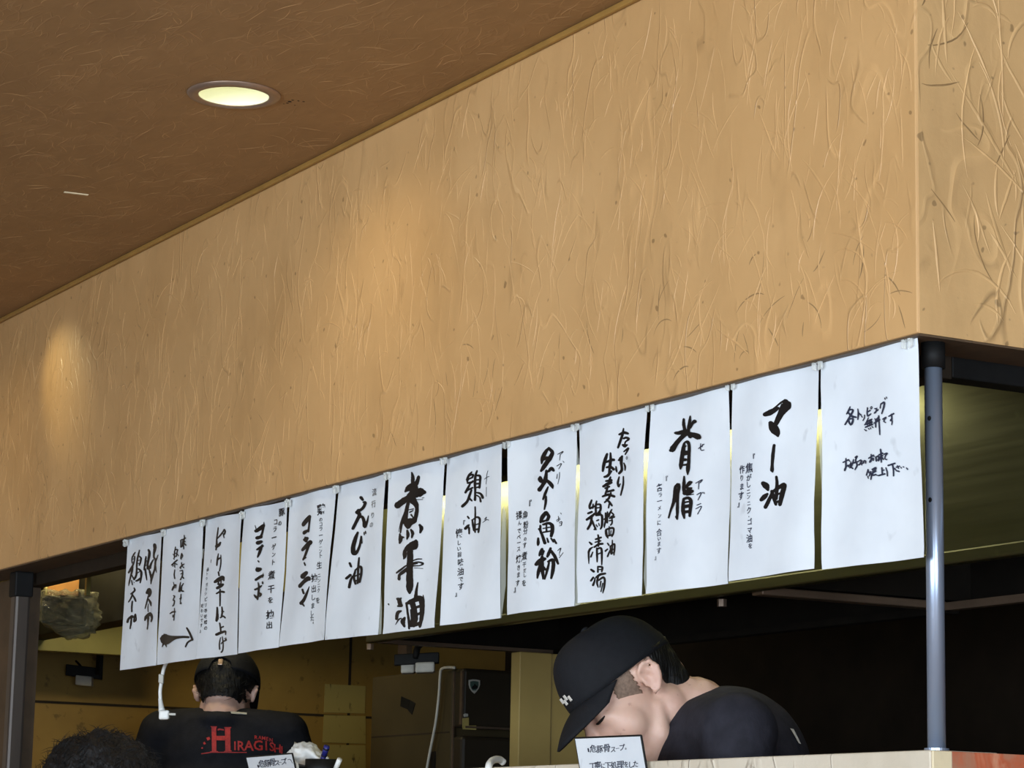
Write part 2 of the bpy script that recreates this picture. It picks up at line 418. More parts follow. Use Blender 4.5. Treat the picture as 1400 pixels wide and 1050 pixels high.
# soffit over the kitchen opening: front face and return face of one drywall box
bm = bmesh.new(); box(bm, -5.75, 0, 0, .094, ZS, ZC, .003); bmesh.ops.recalc_face_normals(bm, faces=bm.faces)
arcs(bm, (-4.4, 0, ZS + .004), (1, 0, 0), (0, 0, 1), (0, -1, 0), 4.396, ZC - ZS - .02, 1900, (.04, .15), (88, 24), (.0024, .0048), (.0003, .0009), 5, lambda s, t: .5 + .5 * (s / 4.4) ** 2)
arcs(bm, (-1.9, 0, ZS + .004), (1, 0, 0), (0, 0, 1), (0, -1, 0), 1.895, .20, 120, (.03, .08), (80, 35), (.0015, .003), (.0001, .0002), 6, lambda s, t: s / 1.9, 1)
wf = mk('wall_front', bm, M['wall'], recalc=False); wf.data.materials.append(M['crease']); struct(wf)
bm = bmesh.new(); box(bm, -.094, 0, .0945, 2.4, ZS, ZC); bmesh.ops.recalc_face_normals(bm, faces=bm.faces)
arcs(bm, (0, .0, ZS + .004), (0, 1, 0), (0, 0, 1), (1, 0, 0), 1.2, ZC - ZS - .01, 300, (.06, .22), (104, 24), (.0034, .0072), (.0006, .0014), 8)
arcs(bm, (0.0004, .0, ZS + .004), (0, 1, 0), (0, 0, 1), (1, 0, 0), 1.2, ZC - ZS - .01, 110, (.03, .10), (100, 45), (.0015, .0030), (.0001, .0003), 9, None, 1)
wr_ = mk('wall_return', bm, M['return'], recalc=False); wr_.data.materials.append(M['crease']); struct(wr_)
bm = bmesh.new(); box(bm, -.05, .0002, .003, .0945, ZS + .0002, ZC - .0002); struct(mk('wall_return_edge', bm, M['return']))
# thin beads: ceiling line and outside corner, brown underside board
bm = bmesh.new(); box(bm, -5.75, .006, -.010, -.0005, ZC - .012, ZC - .0005, .003); struct(mk('trim_1', bm, M['gold']))
bm = bmesh.new(); box(bm, -5.75, -.001, .002, .094, ZS - .003, ZS - .0002); struct(mk('trim_2', bm, M['brown_board']))
bm = bmesh.new(); box(bm, -.094, -.001, .0945, 2.4, ZS - .003, ZS - .0002); struct(mk('trim_3', bm, M['brown_board']))
# black header bar set back behind the soffit
bm = bmesh.new(); box(bm, -3.86, -.094, .095, .135, 1.918, ZS + .1, .002); struct(mk('trim_4', bm, M['beam']))
bm = bmesh.new(); box(bm, -.135, -.095, .136, 2.4, 1.921, ZS + .1, .002); struct(mk('trim_5', bm, M['black_steel']))
# counter wall and its return
bm = bmesh.new(); box(bm, -5.75, .019, 0, .115, 0, ZK, .003); struct(mk('wall_counter', bm, M['counter']))
bm = bmesh.new(); box(bm, -.09, .019, .1155, 2.4, 0, ZK - .001); struct(mk('wall_counter_return', bm, M['brick']))
bm = bmesh.new(); box(bm, .0195, .0235, .0005, .032, 0, ZK - .001, .001); struct(mk('trim_6', bm, M['cream']))
bm = bmesh.new(); box(bm, .0195, .0225, .0325, 2.4, 0, ZK - .001, .001); struct(mk('trim_7', bm, M['brick']))
# dark boarding left of the opening
bm = bmesh.new(); box(bm, -5.75, -3.815, .096, .13, ZK + .001, ZS - .004); struct(mk('wall_left_boarding', bm, M['brown_board']))
# dining room walls, with the window that lights the place behind the camera
for nm, e in (('wall_left', (XL - .1, XL, YB, .0, 0, ZC)), ('wall_right', (XR, XR + .1, -.7, 2.4, 0, ZC)), ('wall_right', (XR, XR + .1, YB, -3.1, 0, ZC)), ('wall_right', (XR, XR + .1, -3.1, -.7, 0, .8)), ('wall_right', (XR, XR + .1, -3.1, -.7, 2.3, ZC))):
    struct(boxo(nm, e, M['room']))
wx0, wx1, wz0, wz1 = -.9, 4.2, .7, 2.4
bm = bmesh.new()
for e in ((XL, wx0, 0, ZC), (wx1, XR, 0, ZC), (wx0, wx1, 0, wz0), (wx0, wx1, wz1, ZC)):
    box(bm, e[0], e[1], YB - .1, YB, e[2], e[3])
struct(mk('wall_back', bm, M['room']))
bm = bmesh.new()
for i in range(5):
    x = wx0 + (wx1 - wx0) * i / 4; box(bm, x - .025, x + .025, YB - .08, YB - .03, wz0, wz1)
for z in (wz0, wz1): box(bm, wx0, wx1, YB - .08, YB - .03, z - .025, z + .025)
w1 = struct(mk('window_1', bm, M['frame']))
boxo('window_pane', (wx0, wx1, YB - .06, YB - .055, wz0, wz1), M['glass'], w1)
bm = bmesh.new()
for y in (-3.1, -1.9, -.7): box(bm, XR + .03, XR + .08, y - .025, y + .025, .8, 2.3)
for z in (.8, 2.3): box(bm, XR + .03, XR + .08, -3.1, -.7, z - .025, z + .025)
w2 = struct(mk('added_side_window', bm, M['frame']))  # unseen window added to go with the extra side light
boxo('window_pane', (XR + .05, XR + .055, -3.1, -.7, .8, 2.3), M['glass'], w2)
bm = bmesh.new(); box(bm, XL, -5.751, .0, .1, 0, ZC); struct(mk('wall_front_far', bm, M['room']))
# kitchen shell
XW, YW, ZKC = -5.35, 2.40, 2.50
struct(boxo('wall_kitchen_left', (XW - .1, XW, .14, YW, 0, ZKC), M['tile']))
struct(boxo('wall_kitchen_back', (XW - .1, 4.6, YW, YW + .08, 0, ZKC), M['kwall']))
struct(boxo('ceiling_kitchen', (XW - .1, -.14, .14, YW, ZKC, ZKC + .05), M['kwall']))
# joints and peeling sheets on the far wall
zj = hit(100, 961.5, 'x', XW).z; yj = hit(476, 990, 'x', XW).y
bm = bmesh.new(); box(bm, XW, XW + .002, .14, YW, zj - .004, zj + .004); box(bm, XW, XW + .0025, yj - .0045, yj + .0045, .2, ZKC - .2)
struct(mk('trim_8', bm, M['joint']))
def wallsheet(name, px, label, grp, th=.003):
    bm = bmesh.new(); q = [hit(u, v, 'x', XW + th) for u, v in px]
    f = bm.faces.new([bm.verts.new(p) for p in q]); g = bmesh.ops.extrude_face_region(bm, geom=[f])
    bmesh.ops.translate(bm, vec=(-th + .0005, 0, 0), verts=[v for v in g['geom'] if isinstance(v, bmesh.types.BMVert)])
    return tag(mk(name, bm, M['patch']), label, 'wall sheet', grp)
wallsheet('pale_sheet', ((444.5, 935), (500, 938), (499, 975.5), (443, 974)), 'speckled pale yellow sheet above the dark joint on the far kitchen wall, left of refrigerator', 'pale sheets on the far wall')
wallsheet('pale_sheet', ((443, 977.5), (500, 979), (500, 1017), (441, 1015)), 'pale yellow sheet right below the dark joint on the far kitchen wall', 'pale sheets on the far wall')
wallsheet('pale_sheet', ((443, 1018), (500, 1019), (500, 1075), (440, 1075)), 'streaked pale sheet lowest on far kitchen wall, behind the pens', 'pale sheets on the far wall')
# yellowish fascia panels and the black beam at the far left end
pa = [hit(100, 784, 'x', -4.55), hit(185, 793.3, 'x', -4.55)]
tag(boxo('fascia_panel', (-4.58, -4.55, .30, 1.25, 2.035, ZKC - .001), M['panel'], None, .002), 'upper yellow fascia panel under the header at far left, beside first paper sheet', 'fascia panel')
tag(boxo('fascia_panel', (-5.02, -4.98, .20, hit(225, 900, 'x', -5.).y, 1.845, 2.30), M['panel'], None, .002), 'lower olive yellow fascia panel behind the plastic bag at far left', 'fascia panel')
zb = hit(100, 860, 'y', .48).z
tag(boxo('black_beam', (-5.3, -3.55, .48, .56, zb, zb + .17), M['black_steel'], None, .002), 'black boxed beam running behind the plastic wrapped box', 'beam')
bm = bmesh.new(); a = hit(28, 914, 'y', 1.5); b = hit(150, 888, 'y', 1.5); zz = (a.z + b.z) / 2
tube(bm, [(XW + .02, 1.5, zz), (-4.0, 1.5, zz)], .013, 10, 1)
tag(mk('grey_pipe', bm, M['grey_plastic'], smooth=True), 'thin pale grey pipe high at far left below the olive fascia panel', 'pipe')

# ------------------------------------------------------------------ hood
hx0, hx1, hy0, hy1, hz = -2.43, -.15, .40, .88, 1.707
h = root('range_hood', (-.6, hy0, hz), 'long olive stainless range hood hanging behind the white paper sheets', 'range hood')
rel(boxo('front_panel', (hx0, hx1, hy0, hy0 + .012, hz, ZKC - .01), M['hood']), h)
rel(boxo('front_lip', (hx0, hx1, hy0 - .006, hy0 + .016, hz - .001, hz + .020), M['hood'], None, .003), h)
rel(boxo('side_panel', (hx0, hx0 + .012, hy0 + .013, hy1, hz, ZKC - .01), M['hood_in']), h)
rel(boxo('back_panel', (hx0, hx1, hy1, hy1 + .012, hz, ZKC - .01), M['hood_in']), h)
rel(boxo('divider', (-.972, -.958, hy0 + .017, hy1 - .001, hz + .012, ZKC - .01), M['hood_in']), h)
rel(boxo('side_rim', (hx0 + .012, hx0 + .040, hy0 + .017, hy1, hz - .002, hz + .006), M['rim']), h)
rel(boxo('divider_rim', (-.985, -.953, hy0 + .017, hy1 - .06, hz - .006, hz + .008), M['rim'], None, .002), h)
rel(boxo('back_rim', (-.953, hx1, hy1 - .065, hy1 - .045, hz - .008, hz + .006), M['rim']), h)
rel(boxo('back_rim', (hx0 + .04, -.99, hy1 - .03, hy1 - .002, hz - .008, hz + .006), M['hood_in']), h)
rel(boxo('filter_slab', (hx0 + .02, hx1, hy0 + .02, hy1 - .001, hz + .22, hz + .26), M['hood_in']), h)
for u, v, lab in ((506, 884, 'leftmost'), (987, 824, 'right')):
    p = hit(u, v, 'y', hy0 + .05); bm = bmesh.new()
    tube(bm, [(p.x, p.y, hz), (p.x, p.y, p.z + .004)], .006, 10, 1); tube(bm, [(p.x, p.y, p.z + .006), (p.x, p.y, p.z - .007)], .0085, 6, 1)
    rel(mk('drain_valve', bm, M['chrome']), h)

# ------------------------------------------------------------------ posts
pr = root('steel_post', (-.033, .052, ZK), 'slim grey round steel post at the right end of the counter', 'post')
bm = bmesh.new(); tube(bm, [(-.033, .052, ZK), (-.033, .052, 1.925)], .0122, 28, 1); rel(mk('pipe', bm, M['grey_post'], smooth=True), pr)
bm = bmesh.new(); tube(bm, [(-.033, .052, 1.915), (-.033, .052, ZS - .003)], .0165, 28, 1); rel(mk('sleeve', bm, M['black_steel'], smooth=True), pr)
bm = bmesh.new(); lathe(bm, (-.033, .052, ZK), [(.004, .005), (.0165, .005), (.0165, 0), (.004, 0)], 28); rel(mk('foot_ring', bm, M['grey_post'], smooth=False), pr)
for k, z in enumerate((1.84, 1.72)):
    p = hit(1276, 570 if k == 0 else 682, 'y', .038); bm = bmesh.new()
    ell(bm, (-.028, .0405, p.z), (.0035, .0015, .0035), None, 2); rel(mk('screw', bm, M['black_steel']), pr)
lx = hit(26, 860, 'y', .06).x
pl = root('steel_post', (lx, .06, ZK), 'square brown grey steel post at the far left end of the opening', 'post')
rel(boxo('tube', (lx - .021, lx + .021, .039, .081, ZK, 1.905), M['brown_post'], None, .008), pl)
rel(boxo('sleeve', (lx - .025, lx + .025, .035, .085, 1.885, ZS - .003), M['black_steel'], None, .004), pl)

# ------------------------------------------------------------------ recessed lamps
def downlight(c, label):
    r = root('downlight', c, label, 'ceiling lamp', None)
    bm = bmesh.new(); lathe(bm, c, [(.0655, -.004), (.069, -.007), (.084, -.005), (.087, -.0015), (.087, -.0005), (.0655, -.0005), (.0655, -.004)], 56); rel(mk('trim_ring', bm, M['chrome'], smooth=True), r)
    bm = bmesh.new(); lathe(bm, c, [(.0650, -.003), (.0640, .02), (.060, .05), (.058, .052), (.056, .054), (.050, .09), (.045, .092)], 56); rel(mk('reflector', bm, M['reflector'], smooth=True), r)
    bm = bmesh.new(); lathe(bm, c, [(.0005, .060), (.020, .061), (.036, .068), (.044, .082), (.044, .092), (.0005, .092)], 40); rel(mk('bulb', bm, M['bulb'], smooth=True), r)
    return r
downlight(LAMP, 'round recessed ceiling lamp, lit, with dull metal ring, on the brown ceiling')
spot('downlight_beam', LAMP + Vector((0, 0, -.012)), LAMP + Vector((0, .02, -1)), 3, (1, .88, .60), 160, 1, .045)
spot('downlight_beam', LAMP2 + Vector((.10, .08, -.01)), hit(84, 520, 'y', 0), 4.5, (1, .90, .5), 42, 1, .03)
spot('downlight_beam', LAMP2 + Vector((0, 0, -.015)), LAMP2 + Vector((0, 0, -1)), 3.0, (1, .90, .66), 160, 1, .045)
# a drip mark with a stuck scrap, and sooty specks by the lamp
p = hit(104, 264, 'z', ZC); bm = bmesh.new()
d = (hit(121, 266, 'z', ZC) - hit(88, 262, 'z', ZC)) / 2; nrm = Vector((-d.y, d.x, 0)).normalized() * .004
obox(bm, p + Vector((0, 0, -.0012)), d, nrm, Vector((0, 0, .001)), .0005); tag(mk('tape_scrap', bm, M['cream']), 'small torn scrap stuck on the brown ceiling, left of the lamp', 'scrap')
bm = bmesh.new()
for u, v, r in ((396, 139, .0045), (400, 137, .003), (408, 138, .0025), (415, 139, .003), (403, 144, .002), (388, 142, .002), (393, 141, .003)):
    q = hit(u, v, 'z', ZC - .0004); bmesh.ops.create_icosphere(bm, subdivisions=1, radius=r, matrix=Matrix.Translation(q) @ Matrix.Diagonal((1, 1, .1, 1)))
tag(mk('soot_specks', bm, M['joint']), 'dark soot specks on the ceiling just right of the lamp', 'stain', None, 'stuff')

# ------------------------------------------------------------------ kitchen things
# plastic-wrapped box on a wooden board
def rbox(name, u0, u1, v0, v1, yp, dep, mat, bev=.002, tilt=0.):
    """box squared to the aisle the photo looks along: width and height on a plane at yp, given depth"""
    c = hit((u0 + u1) / 2, (v0 + v1) / 2, 'y', yp); k = (c - CAM).length / F
    ax = (RIGHT * math.cos(tilt) + Vector((0, 0, 1)) * math.sin(tilt)) * (u1 - u0) / 2 * k
    bm = bmesh.new(); obox(bm, c + AWAY * dep / 2, ax, AWAY * dep / 2, Vector((0, 0, 1)) * (v1 - v0) / 2 * k, bev); return mk(name, bm, mat)
bx = .30
q = lambda u, v, y=bx: hit(u, v, 'y', y)
c0 = q(86, 838); r = root('wrapped_box', (c0.x, c0.y, 2.05), 'box wrapped in crinkled clear plastic hanging under the header at far left', 'wrapped box')
kk = (c0 - CAM).length / F; w = 39 * kk; hh = 31 * kk
bm = bmesh.new(); bmesh.ops.create_cube(bm, size=2); bmesh.ops.subdivide_edges(bm, edges=bm.edges, cuts=26, use_grid_fill=True)
for v in bm.verts:
    s_ = v.co.copy(); k = (abs(s_.x) ** 7 + abs(s_.y) ** 7 + abs(s_.z) ** 7) ** (1 / 7); s_ = s_ / max(k, 1e-6)
    x, y, z = s_.x * w, s_.y * .05, s_.z * hh
    lo = max(0, -s_.z)
    if s_.x < 0: x *= 1 - .45 * lo ** 2
    else: x *= 1 - .22 * lo ** 3
    z += (.42 * hh * max(0, -s_.x)) * lo
    x += .12 * w * max(0, s_.x) ** 3 * (1 - abs(s_.z + .1)) 
    P_ = Vector((x, y, z)); n_ = noise.noise(P_ * 40 + Vector((3, 1, 2))) * .006 + noise.noise(P_ * 90) * .004
    n_ += .002 * math.sin((P_.x * .9 + P_.z * 2.4) * 110 + 5 * noise.noise(P_ * 25)) * (.4 + max(0, s_.x))
    P_ *= 1 + n_ / .05
    v.co = c0 + AWAY * (.05 + P_.y) + RIGHT * P_.x + Vector((0, 0, P_.z))
rel(mk('plastic_bag', bm, M['bag'], smooth=False), r)
o = rbox('box_body', 56, 112, 816, 852, bx, .07, M['black_plastic'], .006); o.data.transform(Matrix.Translation(AWAY * .015)); rel(o, r)
rel(rbox('mounting_board', 66, 107, 770, 814, bx + .03, .015, M['wood']), r)
for u0, u1 in ((57, 64), (112, 121)): c = hit((u0 + u1) / 2, 814, 'y', bx + .03); rel(boxo('hanger_strip', (c.x - .0065, c.x + .0065, c.y, c.y + .012, c.z, ZKC + .001), M['panel']), r)
# hanging bracket lamps
y = .80; p = hit(120, 915, 'y', y); r = root('bracket_lamp', (p.x, p.y, ZKC), 'small black bracket lamp with one pale grey block hanging at far left', 'bracket lamp')
c = hit(133, 922, 'y', y + .02); rel(boxo('stem', (c.x - .016, c.x + .016, c.y, c.y + .012, c.z, ZKC), M['black_plastic']), r)
rel(rbox('bracket', 90, 139, 911, 926, y, .02, M['black_plastic'], .002, -.10), r)
rel(rbox('grey_block', 103, 125, 924, 937, y - .012, .04, M['grey_plastic'], .003, -.08), r)
rel(rbox('black_block', 88, 102, 920, 937, y - .012, .04, M['black_plastic'], .003, .1), r)
bm = bmesh.new(); tube(bm, [hit(86, 880, 'y', y), hit(90, 895, 'y', y), hit(104, 904, 'y', y), hit(113, 914, 'y', y)], .0035, 8); rel(mk('cable', bm, M['black_plastic'], smooth=True), r)
y = .62; f = lambda u, v: hit(u, v, 'y', y); p = f(570, 890)
r = root('bracket_lamp', (p.x, p.y, ZKC), 'black bracket lamp with two pale grey blocks hanging left of the refrigerator top', 'bracket lamp')
c = hit(549.5, 900, 'y', y + .015); rel(boxo('stem', (c.x - .022, c.x + .022, c.y, c.y + .015, c.z, ZKC + .001), M['rim']), r)
rel(rbox('bracket', 539, 600, 893, 908, y, .03, M['black_plastic'], .002, .07), r)
for u0, u1, v0, v1 in ((548, 567, 906, 920), (567.5, 594, 905, 919)): rel(rbox('grey_block', u0, u1, v0, v1, y - .012, .05, M['grey_plastic'], .004, .06), r)
bm = bmesh.new(); tube(bm, [f(568, 900), f(571, 885), f(578, 876), f(580, 850), f(580, 640)], .008, 10); rel(mk('conduit', bm, M['black_plastic'], smooth=True), r)
# refrigerator
fy = 1.40; fx0 = hit(508, 950, 'y', fy).x; fx1 = hit(632, 950, 'y', fy).x; ft = hit(625, 913, 'y', fy).z; fs = hit(622, 1000.5, 'y', fy).z
r = root('refrigerator', ((fx0 + fx1) / 2, fy + .3, 0), 'tall brown two-door refrigerator against the far kitchen wall', 'refrigerator')
dx = fx1 - (hit(632, 950, 'y', fy).x - hit(618, 950, 'y', fy).x)
rel(boxo('cabinet', (fx0, dx, fy, fy + .62, .02, ft), M['fridge'], None, .006), r)
d1 = rel(boxo('door', (dx + .004, fx1, fy + .002, fy + .618, fs + .012, ft - .002), M['fridge_door'], None, .010), r)
d2 = rel(boxo('door', (dx + .004, fx1, fy + .002, fy + .618, .08, fs - .012), M['fridge_door'], None, .010), r)
rel(boxo('side_seam', (fx0 + .01, dx - .01, fy - .0012, fy + .0005, fs - .002, fs + .002), M['joint']), r)
bm = bmesh.new(); box(bm, fx1 - .012, fx1 + .001, fy - .0015, fy + .004, fs + .02, ft - .01); box(bm, dx + .006, dx + .011, fy - .001, fy + .004, .1, ft - .01)
rel(mk('door_edge_strip', bm, M['rim']), r)
hr = boxo('grip_rail', (fx1 + .0005, fx1 + .006, fy + .01, fy + .61, fs + .010, fs + .016), M['rim']); sub(hr, d1, r)
X_ = fx1 + .003
def onfront(name, px, mat, thick=.002, x=X_):
    bm = bmesh.new(); f = bm.faces.new([bm.verts.new(hit(u, v, 'x', x)) for u, v in px]); g = bmesh.ops.extrude_face_region(bm, geom=[f])
    bmesh.ops.translate(bm, vec=(-thick, 0, 0), verts=[v for v in g['geom'] if isinstance(v, bmesh.types.BMVert)]); return mk(name, bm, mat)
shield = lambda cu, cv, s: [(cu + s * x, cv + s * y) for x, y in ((-.9, -1), (-.3, -1.12), (.3, -1.1), (.95, -.95), (.95, -.2), (.75, .4), (.35, .95), (.05, 1.25), (-.35, .95), (-.75, .35), (-.9, -.25))]
sb = root('shield_sticker', tuple(hit(648.5, 937, 'x', X_)), 'small white edged shield sticker on the refrigerator upper door', 'sticker')
rel(onfront('rim', shield(648.5, 938, 8.2), M['grey_plastic']), sb)
M['teal'] = simple('dark_teal_print', lin(62, 84, 76), .5, 0, .2, 60)
rel(onfront('field', shield(648.5, 938, 6.2), M['teal'], .001, X_ + .0008), sb)
rel(onfront('emblem', [(645, 941), (646, 938), (648, 937), (649, 934.5), (651, 937), (653, 938), (653, 941), (650, 942), (647, 942)], M['black_plastic'], .001, X_ + .0016), sb)
rel(onfront('lower_mark', [(646.5, 944), (650.5, 944), (649.5, 946.5), (648, 947)], M['grey_plastic'], .001, X_ + .0016), sb)
nt = root('price_note', tuple(hit(636, 990, 'x', X_)), 'small pale notice stuck above the lower door of the refrigerator', 'note')
rel(onfront('upright_slip', [(632.5, 982), (641, 981), (641, 993), (632.5, 993)], M['patch']), nt)
rel(onfront('flat_slip', [(632.5, 992), (651, 992), (651, 998), (632.5, 997)], M['patch'], .001, X_ + .0008), nt)
rel(onfront('magnet', [(634, 977), (636, 975.5), (640, 976), (640, 979.5), (635, 980)], M['grey_plastic'], .003, X_ + .001), nt)
def onside(name, px, mat, thick=.0015):
    bm = bmesh.new(); f = bm.faces.new([bm.verts.new(hit(u, v, 'y', fy - .002)) for u, v in px]); g = bmesh.ops.extrude_face_region(bm, geom=[f])
    bmesh.ops.translate(bm, vec=(0, thick, 0), verts=[v for v in g['geom'] if isinstance(v, bmesh.types.BMVert)]); return mk(name, bm, mat)
mg = root('dark_magnet', tuple(hit(556, 963, 'y', fy - .002)), 'dark folded flap on the side of the refrigerator', 'magnet')
rel(onside('pale_flap', [(548.5, 952), (560, 957), (557.5, 970), (547, 965.5)], M['black_steel']), mg)
rel(onside('dark_flap', [(560.2, 957), (567.5, 961.5), (563, 977), (557.5, 971)], M['black_plastic']), mg)
tag(onside('dark_strip', [(588, 1028), (595, 1027), (594.5, 1062), (587, 1062)], M['black_plastic']), 'dark upright strip low on the refrigerator side', 'strip')
bm = bmesh.new(); yy = fy - .02
tube(bm, [hit(*p, 'y', yy) for p in ((622, 913), (612, 912.5), (605, 914), (602, 920), (600, 950), (596, 985), (591, 1012), (587, 1032), (583, 1056), (580, 1090))], .0042, 8)
tag(mk('hanging_cable', bm, M['grey_plastic'], smooth=True), 'thin pale cord hanging down the side of the refrigerator', 'cord')
# tan panel between refrigerator and man
x = -2.30; pz = hz - .010; y0 = hit(711, 900, 'x', x).y; y1 = hit(755, 900, 'x', x).y
tp = root('partition_panel', (x, y0 + .1, 0), 'tan upright panel standing behind the counter, between refrigerator and person in profile', 'partition panel')
rel(boxo('front_leaf', (x - .04, x, y0, y1, 0, pz), M['tan_panel'], None, .002), tp)
rel(boxo('rear_leaf', (x - .042, x - .003, y1 + .0005, y0 + .32, 0, pz), M['tan_panel'], None, .002), tp)

# ------------------------------------------------------------------ cable with plug
yy = .06; f = lambda u, v: hit(u, v, 'y', yy)
r = root('power_plug', tuple(f(222, 968)), 'white right angled plug dangling on a white cable below the second paper sheet', 'plug')
bm = bmesh.new(); tp_ = f(232, 890); tube(bm, [(tp_.x + .02, .06, 1.93), (tp_.x + .01, .06, 1.8), tp_, f(224, 914), f(221, 930), f(219, 945), f(219.5, 957)], .0042, 10)
rel(mk('cable', bm, M['white_plastic'], smooth=True), r)
rel(rbox('label_wrap', 216.5, 223.5, 922, 934, yy - .006, .012, M['grey_plastic'], .002, -.2), r)
bm = bmesh.new(); tube(bm, [f(219, 955), f(220, 963), f(221.3, 972)], [.0045, .0055, .0075], 12); rel(mk('strain_relief', bm, M['white_plastic'], smooth=True), r)
rel(rbox('plug_body', 217, 231, 971, 983.5, yy - .008, .020, M['white_plastic'], .004, .04), r)
for k in (0, .010): rel(rbox('prong', 231, 240, 975, 978, yy - .004 + k, .0015, M['grey_plastic'], .0003), r)

# ------------------------------------------------------------------ things on the counter wall
bm = bmesh.new(); yy = .06; f = lambda u, v: hit(u, v, 'y', yy)
zc = ZK + .0045
P_ = [hit(667.5, 1072, 'y', -.0075), hit(668, 1050, 'y', -.0075), f(671, 1041.5), f(677, 1037.8), f(684, 1037.5), f(689, 1041)]
P_[2].y = .01; P_[3].y = .03; P_[4].y = .05; P_[5].y = .06
for i, (u, v) in enumerate(((671, 1042), (676.5, 1038.6), (683, 1038.6), (688.5, 1042.5))): P_[i + 2] = hit(u, v, 'y', P_[i + 2].y)
tube(bm, P_, .0062, 12, 6); tag(mk('white_hook', bm, M['white_plastic'], smooth=True), 'white curved plastic hook over the counter edge, between pens and menu card', 'hook')
# ------------------------------------------------------------------ paper sheets with brush writing
YP = .014                                  # the sheets hang just behind the soffit edge
def wave(x, z): return .0022 * math.sin(x * 17 + z * 6) + .0016 * math.sin(x * 41 - z * 13 + 1)
def onpaper(u, v, off=0.):
    p = hit(u, v, 'y', YP); p.y += wave(p.x, p.z) - off; return p
def crom(P, k=5):
    """smooth a stroke: points are x, y, width"""
    if len(P) == 1: P = P * 2
    if len(P) == 2: return [tuple(a + (b - a) * i / k for a, b in zip(*P)) for i in range(k + 1)]
    out = []
    for i in range(len(P) - 1):
        a, b = P[i], P[i + 1]
        p0 = P[i - 1] if i else tuple(2 * m - n for m, n in zip(a, b)); p3 = P[i + 2] if i + 2 < len(P) else tuple(2 * n - m for m, n in zip(a, b))
        for j in range(k):
            t = j / k; out.append(tuple(.5 * (2 * q + (r - p) * t + (2 * p - 5 * q + 4 * r - s) * t * t + (3 * q - 3 * r + s - p) * t ** 3) for p, q, r, s in zip(p0, a, b, p3)))
    out.append(P[-1]); return out
WIDE = 1.
def stroke(bm, P, fr, put, rough=0.):
    ox, oy, sc = fr; Q = crom(P); L = []; R = []
    n = len(Q)
    for i, (x, y, w) in enumerate(Q):
        a, b = Q[max(i - 1, 0)], Q[min(i + 1, n - 1)]; dx, dy = b[0] - a[0], b[1] - a[1]; d = math.hypot(dx, dy) or 1
        w = max(w * WIDE, 2) / 2; j1 = 1 + rough * random.uniform(-.5, .3); j2 = 1 + rough * random.uniform(-.5, .3)
        L.append((x - dy / d * w * j1, y + dx / d * w * j1)); R.append((x + dy / d * w * j2, y - dx / d * w * j2))
    def cap(i, sgn):
        a, b = (Q[0], Q[1]) if i == 0 else (Q[-2], Q[-1]); dx, dy = b[0] - a[0], b[1] - a[1]; d = math.hypot(dx, dy) or 1
        x, y, w = Q[i]; w = max(w * WIDE, 2) / 2; t0 = math.atan2(dx / d, -dy / d)  # direction of L side
        return [(x + w * math.cos(t0 + sgn * q) * .9, y + w * math.sin(t0 + sgn * q) * .9) for q in (math.pi / 4, math.pi / 2, 3 * math.pi / 4)]
    V = lambda p: bm.verts.new(put(ox + p[0] / sc, oy + p[1] / sc))
    l = [V(p) for p in L]; r = [V(p) for p in R]
    for i in range(n - 1):
        bm.faces.new((l[i], l[i + 1], r[i + 1], r[i]))
    bm.faces.new([l[0]] + [V(p) for p in cap(0, 1)] + [r[0]])
    bm.faces.new([r[-1]] + [V(p) for p in reversed(cap(-1, -1))] + [l[-1]])
def parse(s):
    return [[tuple(float(q) for q in p.split()) for p in st.split(',')] for st in s.replace('\n', ' ').split('/') if st.strip()]
_fc = bpy.data.curves.new('lettering', 'FONT'); _fo = bpy.data.objects.new('lettering', _fc); COL.objects.link(_fo)
GLY = {}
def glyph(ch, bold=.018):
    if (ch, bold) not in GLY:
        _fc.body = ch; _fc.offset = bold; _fc.resolution_u = 2
        bpy.context.view_layer.update()
        ev = _fo.evaluated_get(bpy.context.evaluated_depsgraph_get()); me = ev.to_mesh()
        GLY[(ch, bold)] = ([v.co.to_2d() for v in me.vertices], [list(p.vertices) for p in me.polygons]); ev.to_mesh_clear()
    return GLY[(ch, bold)]
def write(bm, fr, items, put, wx=.72, slope=.24, size=45, bold=.018, jit=.06, centre=False):
    ox, oy, sc = fr
    for it in items:
        ch, x, y = it[:3]; sz = (it[3] if len(it) > 3 else size) * 1.1; 
        vs, fs = glyph(ch, min(bold, .02)); sk = random.uniform(-jit, jit); r = random.uniform(-jit, jit); k = random.uniform(.94, 1.06)
        mid = (min(g.x for g in vs) + max(g.x for g in vs)) / 2 if centre and vs else .5
        V = []
        for g in vs:
            gx, gy = (g.x - mid) * wx * k, g.y - .38
            px = x + (gx + gy * sk) * sz; py = y - (gy + gx * (slope + r)) * sz
            V.append(bm.verts.new(put(ox + px / sc, oy + py / sc)))
        for f in fs:
            try: bm.faces.new([V[i] for i in f])
            except ValueError: pass
def col(txt, x0, y0, x1, y1, sz=None):
    n = len(txt); return [(c, x0 + (x1 - x0) * i / max(n - 1, 1), y0 + (y1 - y0) * i / max(n - 1, 1)) + ((sz,) if sz else ()) for i, c in enumerate(txt)]

